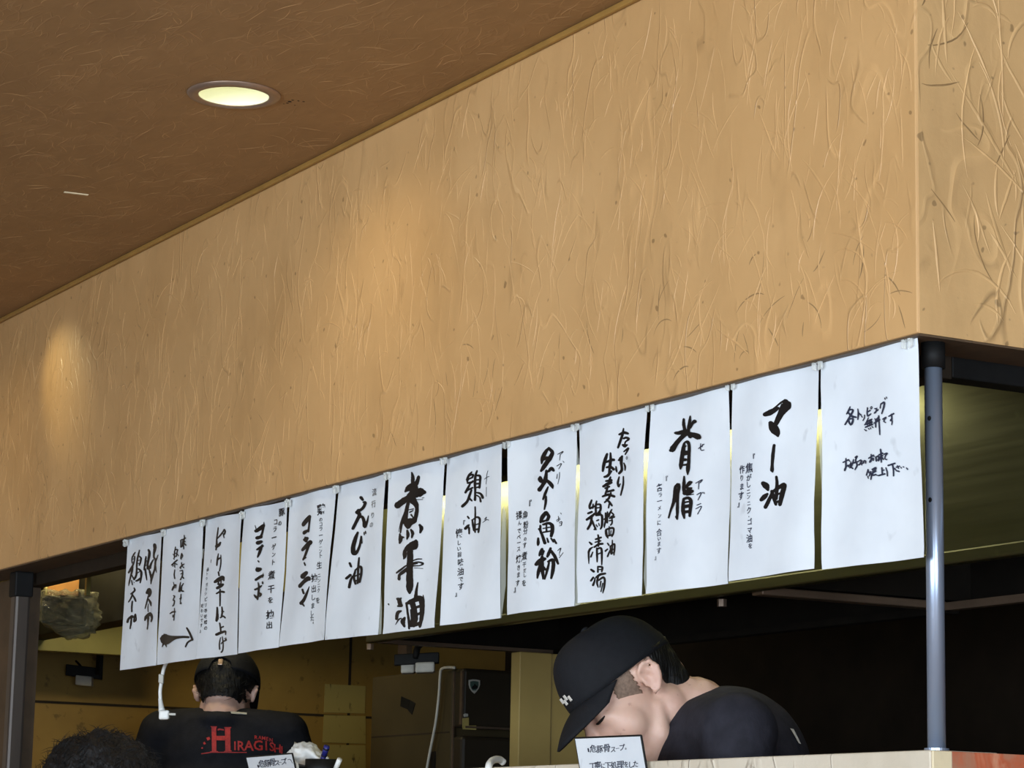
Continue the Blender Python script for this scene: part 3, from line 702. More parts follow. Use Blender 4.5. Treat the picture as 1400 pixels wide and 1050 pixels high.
SH = [
 (((174.7,737),(221.5,727.5),(212,909.5),(166.5,916.5)), 'white paper sheet with two columns of brush writing, leftmost of the hanging row'),
 (((226,723.5),(276.4,712),(269,901.2),(212.8,909)), 'white paper sheet with a long black arrow pointing right near its bottom'),
 (((280,709.8),(331,701.5),(324.2,894.6),(269.8,901)), 'white paper sheet with one tall brush column, just right of the arrow sheet'),
 (((335,696.5),(392.6,684.8),(380,885),(325,893.5)), 'white paper sheet fourth from the left, with bold column left and long fine column right'),
 (((397,681.5),(459,665.5),(444.6,874.8),(381,884)), 'white paper sheet fifth from the left, with wedge shaped strokes and two fine columns'),
 (((463.5,664.5),(528,647.4),(514,867.5),(446,875)), 'white paper sheet left of the thickest black writing, three large characters in rounded strokes'),
 (((533.3,645.3),(606.7,626.7),(596.5,858),(521,866.7)), 'white paper sheet with the biggest and thickest black brush writing of the row'),
 (((609.3,625.3),(688.8,606.2),(683,845),(603.7,855.4)), 'white paper sheet right of the thickest writing, two large characters near its top'),
 (((698,600),(785.7,580.7),(785,828.6),(693.5,840.6)), 'white paper sheet with four bold characters down the centre and two fine columns at left'),
 (((790.4,579.5),(885.6,555.7),(878,814),(789.5,824.6)), 'white paper sheet with three staggered columns of medium black characters'),
 (((890.4,549.7),(997.4,521.6),(994.6,798),(883,812)), 'white paper sheet third from the right, with two very bold stacked characters'),
 (((1002.7,521.3),(1118.2,492.8),(1113.7,777.5),(996.2,794.8)), 'white paper sheet second from the right, bold strokes with a long upright dash'),
 (((1122.3,491.4),(1255,457.2),(1264.2,762),(1123.6,778.5)), 'wide white paper sheet with small two-part writing, at right end beside the post'),
]
FILM = {1: [(276.3,750),(270.5,754),(270,759),(275,764)], 5: [(514,795),(518.4,800),(519,830),(517,850),(518,866.5),(509,868),(511,840)],
        7: [(689,690),(692.5,700),(691,760),(690,800),(683,846),(684,760)], 8: [(785.7,600),(789.3,640),(786.5,680),(789,760),(790.5,800),(792,826),(784.5,829),(783,760)],
        10: [(890,600),(885.5,640),(886.5,660),(884,690),(883,740),(880,790),(882.5,812),(889,811),(886,760)], 11: [(1003,560),(997,640),(996,780),(995,795),(1001,794),(998,770)],
        12: [(1124,520),(1118.5,590),(1121,640),(1124,700),(1123,779),(1128,778)], 9: [(788.5,660),(786,720),(786,780),(788,825),(795,824),(790,790)]}
sheets = []
for i, (q, lab) in enumerate(SH):
    tl, tr, br, bl = [Vector(p) for p in q]
    base = hit(*((tl + tr) / 2), 'y', YP); r = root('paper_sheet', base, lab, 'paper sheet', 'handwritten sheets under the soffit')
    bm = bmesh.new(); nu, nv = 10, 22; g = []
    for b in range(nv + 1):
        row = []
        for a in range(nu + 1):
            s, t = a / nu, b / nv; p = (tl.lerp(tr, s)).lerp(bl.lerp(br, s), t)
            e = (abs(s - .5) * 2) ** 6
            p.x += e * (1 if s > .5 else -1) * (.9 * math.sin(t * 7 + i * 1.7) + .5 * noise.noise(Vector((t * 9, i * 3.3, s)))) * (1 if 0 < b < nv else .2) * (.3 + i / 14)
            row.append(bm.verts.new(onpaper(p.x, p.y)))
        g.append(row)
    for b in range(nv):
        for a in range(nu): bm.faces.new((g[b][a], g[b][a + 1], g[b + 1][a + 1], g[b + 1][a]))
    ps = mk('paper', bm, M['paper'], None, True); md = ps.modifiers.new('t', 'SOLIDIFY'); md.thickness = .0006; md.offset = -1; ps.modifiers.new('e', 'EDGE_SPLIT')
    bpy.context.view_layer.update()
    rel(ps, r)
    if i in FILM:
        bm = bmesh.new(); f = bm.faces.new([bm.verts.new(onpaper(u, v, -.0012)) for u, v in FILM[i]])
        bmesh.ops.triangulate(bm, faces=[f]); rel(mk('laminate_edge', bm, M['film']), r)
    sheets.append(r)
BW = 'brush_writing'; FW = 'fine_writing'
def letters(i, name, mat, strokes=(), texts=(), rough=.12, off=.0012):
    global WIDE; WIDE = 1.22 if name == BW else 1.
    if strokes and texts:
        for fr, s in strokes:
            for part in s.split('|'): letters(i, 'reading_marks', mat, [(fr, part)], (), rough, off)
        strokes = ()
    if name == FW and strokes:
        for fr, s in strokes:
            for part in s.split('|'): letters(i, 'reading_marks', mat, [(fr, part)], (), rough, off)
        return
    if i == 6 and len(strokes) > 1:
        for q in strokes: letters(i, name, mat, [q], (), rough, off)
        return
    bm = bmesh.new(); put = lambda u, v: onpaper(u, v, off)
    for fr, s in strokes:
        for P in parse(s): stroke(bm, P, fr, put, rough)
    for fr, items, kw in texts: write(bm, fr, items, put, **kw)
    bmesh.ops.recalc_face_normals(bm, faces=bm.faces)
    for f in bm.faces:
        if f.normal.y > 0: f.normal_flip()
    return rel(mk(name, bm, M[mat], recalc=False), sheets[i])
BW = 'brush_writing'; FW = 'fine_writing'
letters(0, BW, 'ink', [((165,735,15), '''560 250 34,575 310 44,560 420 40,540 520 36,530 640 30/510 390 22,500 480 30,480 600 26,470 660 20/490 640 30,500 740 30,515 870 16/500 480 18,550 470 18/
495 570 18,545 560 18/545 560 20,560 660 30/680 150 66,690 200 66,680 270 56,665 330 40,665 400 36,700 450 44/770 355 16,735 430 36,705 480 44,700 560 40,715 640 36,735 715 14/650 450 24,600 540 36,580 620 44/
690 560 30,680 660 34,640 770 44,610 860 44,600 945 22/570 680 30,590 760 40,610 840 40/300 300 20,255 370 32,230 440 24,240 520 26/290 390 30,290 460 26,260 560 36,210 650 40,170 720 34/
245 450 16,280 430 16/250 600 40,240 700 40,215 800 34,190 920 28,180 990 10/230 760 24,290 850 24/390 260 24,370 350 30,350 450 32,340 560 30,340 660 32,330 780 34,290 860 34/385 380 24,420 420 30,410 500 28,390 570 22/
360 470 16,410 460 16/355 530 16,400 530 16/345 640 20,385 650 30,420 700 34,420 790 34,400 930 18/340 740 16,390 700 16/330 890 30,370 870 34,400 830 24/240 880 20,260 970 20/285 910 10,300 930 10'''),
 ((165,795,14), '''480 220 40,520 150 50,560 200 44,530 270 50/500 200 60,540 240 60/510 280 30,480 400 26,450 515 20/520 340 24,560 410 44,575 465 20/512 425 14,505 500 22,512 580 16/
450 740 30,470 680 50,540 630 66,580 640 54,600 700 40,585 765 30/515 690 50,515 800 30,505 910 24/275 125 20,285 170 28,250 215 30,215 240 24/245 250 28,215 330 24,175 395 20/
250 260 20,280 320 28,300 380 22/245 380 22,235 480 24,235 580 22/160 780 36,180 720 36,240 660 30,250 690 24/230 690 26,220 800 24,205 905 20/290 625 22,275 690 24,270 770 30/295 640 18,300 740 16,275 775 14''')], rough=.2)
letters(1, BW, 'ink', [((215,725,11.67), '''440 80 12,445 130 20,430 220 22,440 300 14/385 160 18,390 270 20/390 155 14,415 150 12,410 260 12/390 270 16,420 250 14/425 145 16,465 125 18/420 195 14,465 180 14/445 210 16,475 240 18/
405 370 16,392 440 20,400 465 14/410 375 12,425 410 14,410 445 10/405 520 16,415 560 18/380 600 18,415 565 22,455 540 14/400 590 12,395 620 10/430 580 12,450 600 14/380 650 12,430 640 16/430 640 14,430 720 18,395 790 16/
400 700 12,440 680 12/420 730 14,450 770 18/400 830 12,385 900 18,370 980 16/395 880 12,392 985 14/445 850 14,405 930 16/425 880 14,415 960 20,445 975 22/305 265 12,295 320 14/290 330 16,285 440 16/
295 320 12,330 310 16,315 420 14/290 370 12,320 365 12/295 420 12,320 415 12/265 380 10,275 400 10/345 310 10,330 340 10/335 380 12,350 410 12/270 450 10,285 465 12/245 555 20,290 510 20,330 475 18/290 520 12,290 590 14/
300 530 12,325 545 18/270 560 12,255 580 8/290 630 14,280 710 18,290 770 18/265 830 10,280 880 14,285 920 12/290 870 10,260 910 18,245 960 16,300 880 12,315 870 14,310 920 14'''),
 ((215,800,10.5), '''370 130 10,365 190 16,350 200 12/375 180 12,360 230 12,370 265 18,355 265 10/240 150 12,262 165 18,235 215 14,260 225 16,250 280 18,230 300 14/185 410 14,230 385 18,280 385 20/
263 330 10,265 420 16,240 460 14,235 430 10,260 450 14,255 505 16''')])
bm = bmesh.new(); fr = (215, 800, 10.5); put = lambda u, v: onpaper(u, v, .0012)
for P in parse('100 775 130,140 780 118,200 772 84,270 757 48,340 748 32,400 745 28,460 748 26/80 835 30,58 884 10/80 812 30,52 828 10/110 840 34,126 886 12/92 720 30,88 697 8'): stroke(bm, P, fr, put, .04)
for P in parse('438 615 18,475 690 24,515 785 26/515 780 22,450 820 20,418 885 18'): stroke(bm, P, fr, put)
for f in bm.faces: 
    f.normal_update()
    if f.normal.y > 0: f.normal_flip()
rel(mk('painted_arrow', bm, M['ink'], recalc=False), sheets[1])
letters(2, BW, 'ink', [((270,710,11.67), '''335 135 18,325 220 24,310 310 24,310 400 30,300 485 24/320 310 16,380 250 22,420 200 22,440 160 14,455 190 20,440 240 22,425 235 18,435 295 14/305 430 50,350 410 40,375 370 24/
340 550 14,325 630 24,312 735 20/320 650 24,375 610 18/378 570 12,375 700 18,352 825 16/335 840 20,345 900 20/280 1000 36,340 950 40,400 920 36,410 975 24'''),
 ((270,790,9.545), '''235 55 24,280 30 34,330 10 26,335 35 16/265 30 14,275 80 18/305 30 14,300 80 14/255 135 30,300 105 34,325 85 26/265 80 20,310 95 26/245 205 16,290 180 22,335 185 26/288 150 16,286 250 18,282 365 14/
250 385 16,250 450 22,240 560 24/255 540 16,258 470 14/305 380 16,310 440 22,300 500 20/285 520 16,320 500 18,350 520 20/300 440 12,330 440 14/275 590 16,285 650 20,290 710 20/290 650 16,325 635 18/
235 740 30,290 715 30,355 700 24,360 740 16/285 780 12,272 860 16,275 930 18/310 770 14,325 860 18,320 940 20,300 970 20/295 860 14,320 835 16,370 810 20/345 790 10,360 800 12/365 780 10,378 815 12''')])
letters(2, FW, 'ink_thin', (), [((270,710,11.67), [('『',200,680,60),('赤',155,800,62),('ト',146,870,50),('ウ',140,945,50)], {}), ((270,790,9.545), [('ガ',118,90,46),('ラ',112,150,46),('シ',108,205,48)] + col('ピリ辛味噌の',112,280,116,655,54) + col('味わいです',65,365,60,620,50) + [('』',58,690,50)], {})])
letters(3, BW, 'ink', [((330,690,10.5), '''225 380 40,270 345 44,315 300 40/320 250 6,320 300 20,300 400 24,280 470 26/235 480 40,285 460 40/215 300 6,228 360 10/245 550 50,290 530 34/235 645 24,305 590 30/300 580 24,270 670 34,240 755 16/245 805 14,258 825 14'''),
 ((330,770,10.5), '''240 95 60,280 85 40/225 60 8,232 100 14/215 240 30,265 205 34,320 175 30/322 145 8,318 210 8/250 280 16,262 340 24,258 430 28,245 520 22/205 380 24,260 355 28,300 325 20/315 270 20,320 290 24/195 455 16,215 480 30,235 505 16/
275 430 24,295 450 30,280 480 16''')], rough=.2)
letters(3, FW, 'ink_thin', (), [((330,690,10.5), [('豚',580,105,110),('の',555,265,70),('コ',490,245,90),('ラ',480,350,80),('ー',472,470,110),('ゲ',470,605,84),('ン',470,715,70),('ト',465,825,80)], {'bold': .03}), ((330,770,10.5), [('煮',445,170,120),('干',440,370,110),('を',432,530,90),('抽',425,735,120),('出',415,890,100)], {'bold': .03})])
letters(4, BW, 'ink', [((390,680,10.5), '''265 390 56,320 335 60,378 278 44/380 285 30,368 400 26,355 490 30/280 510 50,320 490 40,360 470 20/280 610 30,310 605 76,340 590 40/255 755 40,310 710 50,385 645 56/375 650 36,340 740 34,305 830 32,270 895 26/270 890 24,320 865 12/288 940 20,302 975 22'''),
 ((390,760,9.545), '235 270 60,290 220 40/195 395 46,250 340 40,310 295 50,325 310 30/232 440 24,248 490 24/320 400 6,290 480 24,250 570 34,210 620 40/215 610 30,250 655 14')], rough=.05)
letters(4, FW, 'ink_thin', (), [((390,680,10.5), [('鶏',540,175,150),('の',530,320,60),('コ',530,385,60),('ラ',528,450,64),('ー',527,545,80),('ゲ',525,640,70),('ー',520,715,50),('ン',518,770,60),('ト',518,835,70),('生',498,975,100)], {'bold': .03}),
 ((390,760,9.545), col('ニンニク',450,255,440,450,56) + [('を',428,580,80)] + [('抽',385,285,100),('出',375,430,90),('し',365,540,80),('ま',357,650,74),('し',345,745,70),('た',345,815,70),('。',372,850,60)], {'bold': .03})])
letters(5, BW, 'ink', [((450,650,6.175), '''262 185 22,275 205 18/240 300 18,275 275 20,295 230 20,280 225 14/245 295 28,235 315 20/230 310 24,250 330 24,230 380 20,200 450 18/245 350 18,270 350 20,285 390 24,290 430 28,310 390 16,322 340 8/
235 480 14,215 540 24,200 610 26,205 655 30,225 650 20,250 590 16,262 510 10,268 570 10/285 480 8,287 500 9/297 470 8,300 490 9/175 740 14,185 770 14/150 870 18,180 840 18/170 945 18,180 890 16,195 850 10/245 695 12,240 780 16,238 910 14/
215 810 14,205 860 16,220 915 16/215 800 12,260 770 18,268 820 18,255 900 16/215 850 10,260 830 12/220 890 12,255 880 12''')])
letters(5, FW, 'ink_thin', (), [((450,650,6.175), [('流',376,140,62),('行',370,240,56),('り',362,335,52),('の',352,415,48)], {'bold': .0})])
letters(6, BW, 'ink', [((525,640,8.75), '''345 55 18,360 110 40,360 170 44/435 105 30,420 160 44,385 210 60/265 280 24,310 240 66,390 210 70/380 200 70,380 260 90,360 340 80,350 390 60/310 330 50,400 300 90,470 290 84,500 290 44/
165 450 64,230 400 66,320 350 60/490 270 12,520 300 6/480 360 8,500 355 6/390 378 8,485 378 7/370 390 80,410 440 50,420 500 36,410 570 40,395 640 36/310 400 40,290 480 44,280 560 48,270 640 50/265 520 20,240 610 26,215 700 26,205 770 20/
250 540 8,205 650 8,180 760 6/260 650 50,320 650 80,390 630 60/270 680 30,310 700 50,340 690 30/320 500 10,380 490 12/330 530 16,375 510 12/350 560 20,375 590 14/195 790 20,205 850 50,195 895 26/230 830 30,255 830 14/
300 750 26,310 800 40,300 850 18/350 740 22,370 780 34,360 835 16/450 680 22,468 720 36,455 775 18'''),
 ((525,730,7.5), '''225 180 20,260 150 50,320 110 56,350 85 40/350 70 24,350 130 36,320 150 30/230 180 40,230 230 40,220 255 16/290 160 50,290 250 56,285 350 56,283 450 58,280 560 56,280 605 24/130 400 16,180 370 20,250 325 12/
165 460 36,170 420 30,230 380 34,270 350 24/310 280 10,360 260 12,400 258 10/310 300 14,370 290 14,410 305 18,380 325 10,310 330 14/310 310 20,360 305 10/330 350 6,410 355 5/140 665 20,165 680 40,180 720 40,200 735 20/190 660 16,165 680 24/
150 740 16,195 740 20/190 790 14,150 810 34,135 870 30/125 930 6,160 880 14,190 865 10/225 860 20,205 900 40,220 950 18/360 500 10,345 580 22,335 670 34/245 710 20,255 800 18,265 900 22,265 970 18/
260 710 30,300 690 40,370 660 50,395 690 50,400 760 44,395 850 40,375 950 26/300 700 50,320 780 44,330 870 44,310 940 36/290 780 20,300 850 30,290 920 24/320 760 24,380 740 24/340 830 24,385 810 24/280 940 30,370 920 34/
410 630 10,420 680 10,425 700 6/35 718 14,42 728 8''')], rough=.22)
letters(7, BW, 'ink', [((605,630,9.545), '''385 145 14,350 190 26,320 250 22/360 190 18,400 180 20,390 220 18/325 270 20,345 240 16,395 215 18/330 290 22,380 280 24,395 260 16/360 300 18,330 360 26,300 415 24/320 390 18,390 350 20/
375 380 20,350 450 26,320 530 28,260 595 32/340 480 20,375 520 20/450 130 18,430 190 24,420 280 28,420 400 24,415 510 28/440 190 20,485 200 28,485 270 26,475 350 26/430 250 16,475 245 18/430 300 20,475 295 22/425 350 16,475 340 20/
420 410 16,490 430 26,520 480 34/440 450 16,470 470 16/480 480 20,490 530 26/320 725 16,335 750 20/290 885 30,320 850 28,335 835 16/335 870 20,335 950 18/415 600 16,415 700 20,410 800 18,410 930 20/375 770 18,385 850 24,395 910 20/
380 770 16,430 735 20,470 750 28,475 800 26,455 930 24/385 840 14,465 820 14/390 900 20,455 890 22''')])
letters(7, FW, 'ink_thin', [((605,630,9.545), '595 130 8,580 180 9,575 240 9,568 305 7/545 240 8,580 215 10,615 205 9/573 345 8,572 465 8|545 765 9,580 735 11,560 775 9/520 805 8,580 770 10,615 775 10')],
 [((605,710,8.75), [('『',240,50,70),('懐',200,165,104),('し',196,280,60),('い',196,352,54),('旨',200,420,60),('味',210,512,84),('油',210,625,90),('で',212,715,62),('す',210,800,84),('』',172,892,60)], {'bold': .02})])
letters(8, BW, 'ink', [((695,600,8.75), '''490 105 18,450 160 40,415 230 44,405 295 18/490 115 30,530 160 36,510 220 44,470 280 46,430 340 44,400 385 26/430 250 24,470 220 24/385 480 46,405 505 46/390 460 30,425 520 30/465 380 24,460 440 34,450 500 44,420 560 36,385 610 46/
490 390 24,520 355 36,545 380 26/470 400 16,500 380 24/470 500 30,500 525 36,525 560 36,535 590 16/485 575 14,460 640 28,430 725 18/462 690 20,460 760 24,445 845 14/455 880 26,430 930 34,405 1000 22/460 880 26,490 930 26,480 975 22'''),
 ((695,680,7.5), '''400 155 28,365 200 34,345 250 20/405 160 24,420 200 26,400 240 20/365 250 20,390 240 18/345 290 16,345 340 20,365 400 22,385 470 26/370 280 18,420 265 24,450 290 28,450 350 28,440 400 22/400 270 12,400 350 14/
370 320 10,435 305 12/370 360 14,435 345 14/330 325 16,350 350 16/325 420 16,325 470 24,322 495 12/405 420 12,415 460 16/440 420 14,460 455 18/465 430 14,485 470 18/360 530 22,345 570 26,335 600 14/375 550 16,360 590 20/
305 690 30,345 650 40,385 630 26/360 610 24,355 700 34,365 790 24,365 840 10/345 690 26,325 770 26,315 830 12/360 700 20,385 740 22/435 520 18,420 570 26,405 610 18/440 550 22,475 610 28,505 680 20/
410 660 16,450 640 28,460 680 30,455 750 30,440 830 18/420 670 16,405 740 20,380 840 12''')])
letters(8, FW, 'ink_thin', [((695,600,8.75), '590 185 8,650 150 12,630 180 8/620 180 9,610 255 7/580 325 9,630 295 10,600 360 7/645 265 7,658 280 9/585 420 8,578 475 9/608 400 7,605 460 8,588 540 6|570 975 8,605 945 9/575 990 8,610 960 8/590 925 8,595 985 8/615 885 8,622 900 8/600 1000 10,628 990 10,622 1035 10/600 1015 7,622 1012 7/600 1040 8,622 1035 8'),
 ((695,680,7.5), '500 545 8,530 520 10,515 575 7/515 585 6,520 595 6/515 620 7,555 565 6')],
 [((695,680,7.5), [('『',218,75,80),('魚',186,178,76),('粉',194,282,72),('分',190,348,62),('の',190,428,44),('す',186,492,60),('煮',186,602,84),('干',186,690,54),('だ',192,752,44),('し',192,800,44),('を',186,880,66)], {'bold': .03})])
letters(8, FW, 'ink_thin', (), [((695,680,7.5), [('揉',120,182,80),('ん',125,262,50),('で',120,345,56),('ベ',118,408,54),('ー',119,465,60),('ス',118,530,54),('焼',120,632,80),('き',120,722,56),('ま',120,795,56),('す',112,880,66),('』',95,940,66)], {'bold': .03})])
letters(9, BW, 'ink', [((790,570,8.08), '''470 195 20,520 175 28,565 185 22/515 130 14,505 190 24,480 270 24,455 340 20/515 240 18,545 230 22,575 245 22,545 270 16/540 270 14,530 295 16/505 310 20,530 320 34,560 310 14/520 385 14,570 345 18,560 375 18,535 415 14/
545 455 5,552 440 5,562 450 5,555 470 5,545 462 5/500 435 20,480 470 38,460 480 18/500 440 18,490 500 30,495 550 26,495 590 28,465 625 24/430 550 14,435 590 20,440 610 12/520 510 12,535 550 20,535 590 14/465 665 16,450 730 24,460 770 18,480 740 12/
515 660 14,515 740 20,500 810 20,485 865 16/340 410 20,320 470 30,300 540 28,290 600 20/375 400 16,375 480 26,365 550 26,355 630 20/330 500 20,380 480 24,410 475 26/330 560 18,370 550 22,405 580 28/305 665 20,340 650 26,380 600 20/
370 665 16,360 700 24,375 720 16/320 710 18,380 700 24/290 770 22,340 740 30,380 725 22/310 790 18,355 770 18/340 740 18,330 800 20,310 850 18/320 830 18,400 810 24/280 880 18,340 860 26,410 880 24/370 840 18,345 900 22,300 945 16/
320 910 16,350 940 22,380 980 18/350 960 16,340 1005 14'''),
 ((790,680,7.5), '''285 160 14,285 230 18,270 290 14,270 310 8/270 225 14,300 200 16/305 150 14,300 260 16/350 125 14,325 170 18,320 200 14/340 150 12,370 180 16,340 200 14/325 215 14,380 200 16/350 200 12,352 260 16,335 285 12/320 240 12,345 235 12/
285 340 22,290 385 24,305 415 14/285 330 16,340 315 20,370 320 18,365 370 20,350 400 16/320 300 12,318 390 14/340 340 10,335 390 10/300 395 14,355 385 14/300 470 14,315 490 16/275 550 16,300 530 14/300 605 18,320 560 16,335 530 10/
355 440 12,355 500 16,350 580 14/330 500 16,340 580 14/335 500 14,380 480 18,380 540 20,375 590 14/340 540 10,375 530 10/345 575 12,375 565 12/150 30 16,130 80 22,125 110 16/165 70 12,160 110 16/130 115 18,180 90 16/110 165 18,150 150 20/
95 230 20,140 200 24,180 165 18/145 190 20,140 260 22,105 325 20/150 240 18,185 330 16/200 40 14,190 90 18,190 170 18/195 75 14,235 75 18,235 130 20,215 155 16/195 110 12,230 105 12/190 185 16,240 180 20,250 210 20,245 290 20,230 325 12/
195 165 14,235 160 14/195 240 12,215 230 14/190 280 10,200 300 12/215 265 8,220 290 10/170 330 14,185 310 10/120 460 14,140 480 20/110 560 18,125 530 18,150 510 10/110 560 16,110 620 14,110 680 6/130 610 14,150 560 10/205 385 14,210 430 18,205 500 16/
180 430 16,235 410 16/165 510 16,210 480 20,250 475 18/175 460 12,230 445 14/190 520 16,190 590 18,190 660 12/190 530 14,230 520 18,238 580 20,235 690 12/200 580 12,225 570 12/130 740 18,155 760 22/125 855 16,150 820 18/145 900 20,160 860 16,165 830 12/
195 710 14,195 765 16/195 710 14,240 715 20,235 760 16/200 740 10,230 738 10/175 820 16,220 790 22,275 780 18/200 800 16,185 870 18,195 920 12/200 850 14,250 820 20,268 850 20,260 920 20,245 980 10/225 860 14,215 920 12/245 880 12,225 965 12''')])
letters(10, BW, 'ink', [((890,550,8.75), '''375 200 24,375 260 34,385 310 34,395 370 50,340 430 44,290 490 46,245 560 56,225 575 34/275 365 24,320 365 40,400 350 46,405 385 40/458 165 16,452 230 36,440 300 36,440 370 36,465 405 50/450 375 40,520 395 54,572 415 60,582 420 46/
465 305 20,490 250 30,515 230 40,532 230 30/385 490 26,375 560 44,360 660 44,350 750 44,345 795 20/395 475 18,430 475 34,450 520 34,450 620 36,448 720 36,440 800 44,438 865 12/370 610 56,440 600 40/390 540 14,410 520 14/365 690 30,410 685 30/380 750 18,430 745 24'''),
 ((880,630,7), '''335 225 22,300 250 26,295 330 30,285 400 28,260 470 18,240 545 14/320 230 34,335 250 28,325 320 26,325 400 24,325 480 26,328 560 12/300 280 12,325 275 14/290 385 30,320 375 30/320 535 26,325 560 12/385 150 14,385 210 28,385 270 30,400 310 34/
400 260 16,440 215 34,460 205 20/390 310 34,430 300 46,470 290 26/420 265 20,460 262 18/385 365 22,380 440 30,385 500 30,395 550 14/385 365 20,430 355 24,455 385 28,450 460 26,445 530 18/390 400 14,440 390 14/390 440 28,445 430 28/395 490 24,445 485 24/415 330 10,480 320 7''')])
letters(10, FW, 'bluepen', [((890,550,8.75), '570 555 10,640 500 9/600 495 9,595 540 10,605 575 11,640 570 10/625 500 8,615 535 8'), ((880,630,7), '500 215 8,560 180 9,540 210 8/530 200 8,525 270 7/510 325 8,550 305 9,520 375 7/560 300 6,565 310 6/572 300 6,578 315 6/510 425 8,545 408 8/500 460 8,550 435 8,515 510 7')],
 [((880,630,7), [('『',205,180,62),('各',155,255,74),('ラ',160,325,46),('ー',155,385,62),('メ',153,452,44),('ン',155,525,42),('に',150,592,50),('合',152,685,70),('い',152,745,42),('ま',152,795,46),('す',152,860,60),('』',130,925,46)], {'bold': .01})])
letters(11, BW, 'ink', [((1005,520,7.5), '''330 354 36,370 338 46,415 312 42,455 285 24/380 318 12,430 277 13,480 230 16,520 205 24/525 215 40,530 250 82,510 290 70,475 350 50,440 430 40,430 452 34/385 440 40,410 490 72,440 540 58,450 572 22/415 665 22,403 760 28,395 860 24,393 920 32,397 940 16'''),
 ((1000,600,6.5625), '''300 400 34,325 425 48,340 460 20/280 550 26,310 520 36,335 495 18/315 615 28,340 565 28,365 510 24,375 480 20/412 340 18,418 400 24,415 460 30,412 540 22/372 470 24,385 520 28,408 590 22/380 475 22,430 440 28,480 415 38,478 450 40,460 520 38,445 590 30/390 510 16,445 490 16/400 570 20,445 560 20''')])
letters(11, FW, 'bluepen', (), [((1000,600,6.5625), [('『',213,168,58),('焦',180,262,86),('が',177,350,58),('し',172,412,56),('ニ',172,475,48),('ン',172,520,44),('ニ',174,580,44),('ク',174,642,60),('・',172,700,40),('ゴ',178,745,56),('マ',175,820,56),('油',172,893,72),('を',178,960,48),
   ('作',110,275,72),('り',108,352,54),('ま',108,430,60),('す',100,512,76),('』',88,585,56)], {'bold': .02})])
letters(12, BW, 'bluepen', [((1130,520,6.5625), '''200 235 8,190 265 14,170 300 10/190 262 10,225 265 14,205 310 14,155 395 12/185 290 12,215 320 18,255 330 12/185 345 12,190 375 14,205 400 10/190 345 12,225 345 14,215 385 16,200 395 12/270 255 8,275 300 14,270 350 10/275 290 10,300 310 12/
305 320 8,312 330 8/335 310 8,335 335 10,320 360 8/365 245 10,362 290 12,370 320 12,400 300 10/365 285 10,395 268 10/395 245 6,405 235 6,413 245 6,403 258 6,395 248 6/440 255 10,460 255 12/462 250 8,450 285 12,435 295 10/440 290 10,475 265 10/
500 215 8,495 250 10/500 215 10,535 200 14,530 240 14,510 300 10/540 160 8,545 175 6/555 152 8,560 165 6/375 335 8,350 385 12,335 400 8/360 370 12,410 350 12/350 395 12,415 375 12/345 420 12,420 395 12/372 365 10,368 415 10/390 355 10,388 410 10/
405 350 10,405 400 10/335 440 8,355 452 10/375 430 8,385 440 8/395 425 8,402 435 8/412 415 8,425 425 8/440 345 8,455 360 10/470 335 8,455 370 10/435 385 12,490 355 12/450 350 12,450 420 12/480 320 12,485 400 12,490 488 10/460 345 8,470 355 8/
520 350 10,550 335 12,535 355 10,530 370 10,545 380 10/575 325 10,620 300 12/600 305 10,602 350 12,590 365 10,595 350 8,605 370 10,600 400 8/135 735 10,185 710 12/160 700 10,160 770 14,150 810 10,150 790 8,180 760 12,185 775 10/185 715 8,195 725 8/
205 730 8,200 770 12,225 790 10/230 710 10,215 760 12,195 785 8/195 755 10,240 735 12/245 690 10,265 680 12,250 715 12,265 760 14,245 800 10/240 740 10,280 725 10/285 720 10,305 715 10,290 755 10,280 755 8,320 745 10/315 720 8,312 760 8/
335 720 10,330 745 12,335 720 8,352 725 10,350 745 8/380 700 10,425 675 12/405 665 10,405 720 14,390 735 10,395 720 8,425 700 12,425 720 10/425 670 10,435 685 8/450 690 12,455 725 12/452 690 12,475 680 10,475 715 10/455 720 10,475 712 10/
480 670 12,515 655 12/478 695 12,515 675 10/495 620 12,500 660 14,500 735 10/490 700 10,475 725 8/505 690 12,520 710 10/525 665 10,555 655 12,538 680 10,535 705 10,550 712 10/375 800 10,360 850 12/375 800 10,385 830 10/370 860 8,378 880 8/
400 820 10,385 860 8/400 820 12,408 850 12,402 890 10/415 800 12,450 785 14,440 810 12/420 830 12,450 815 12/425 800 10,420 850 12,450 845 12/455 850 8,470 855 8/505 785 12,508 840 12/508 810 10,525 805 10/475 855 12,530 840 12/540 785 8,550 820 10,552 858 10/
560 765 12,620 745 12/598 755 12,605 800 12,605 858 10/612 790 12,625 800 10/630 780 10,660 770 10/640 765 8,650 790 10/628 810 10,655 818 12/670 780 8,675 788 8/690 775 8,698 780 8/720 785 8,730 798 12''')])
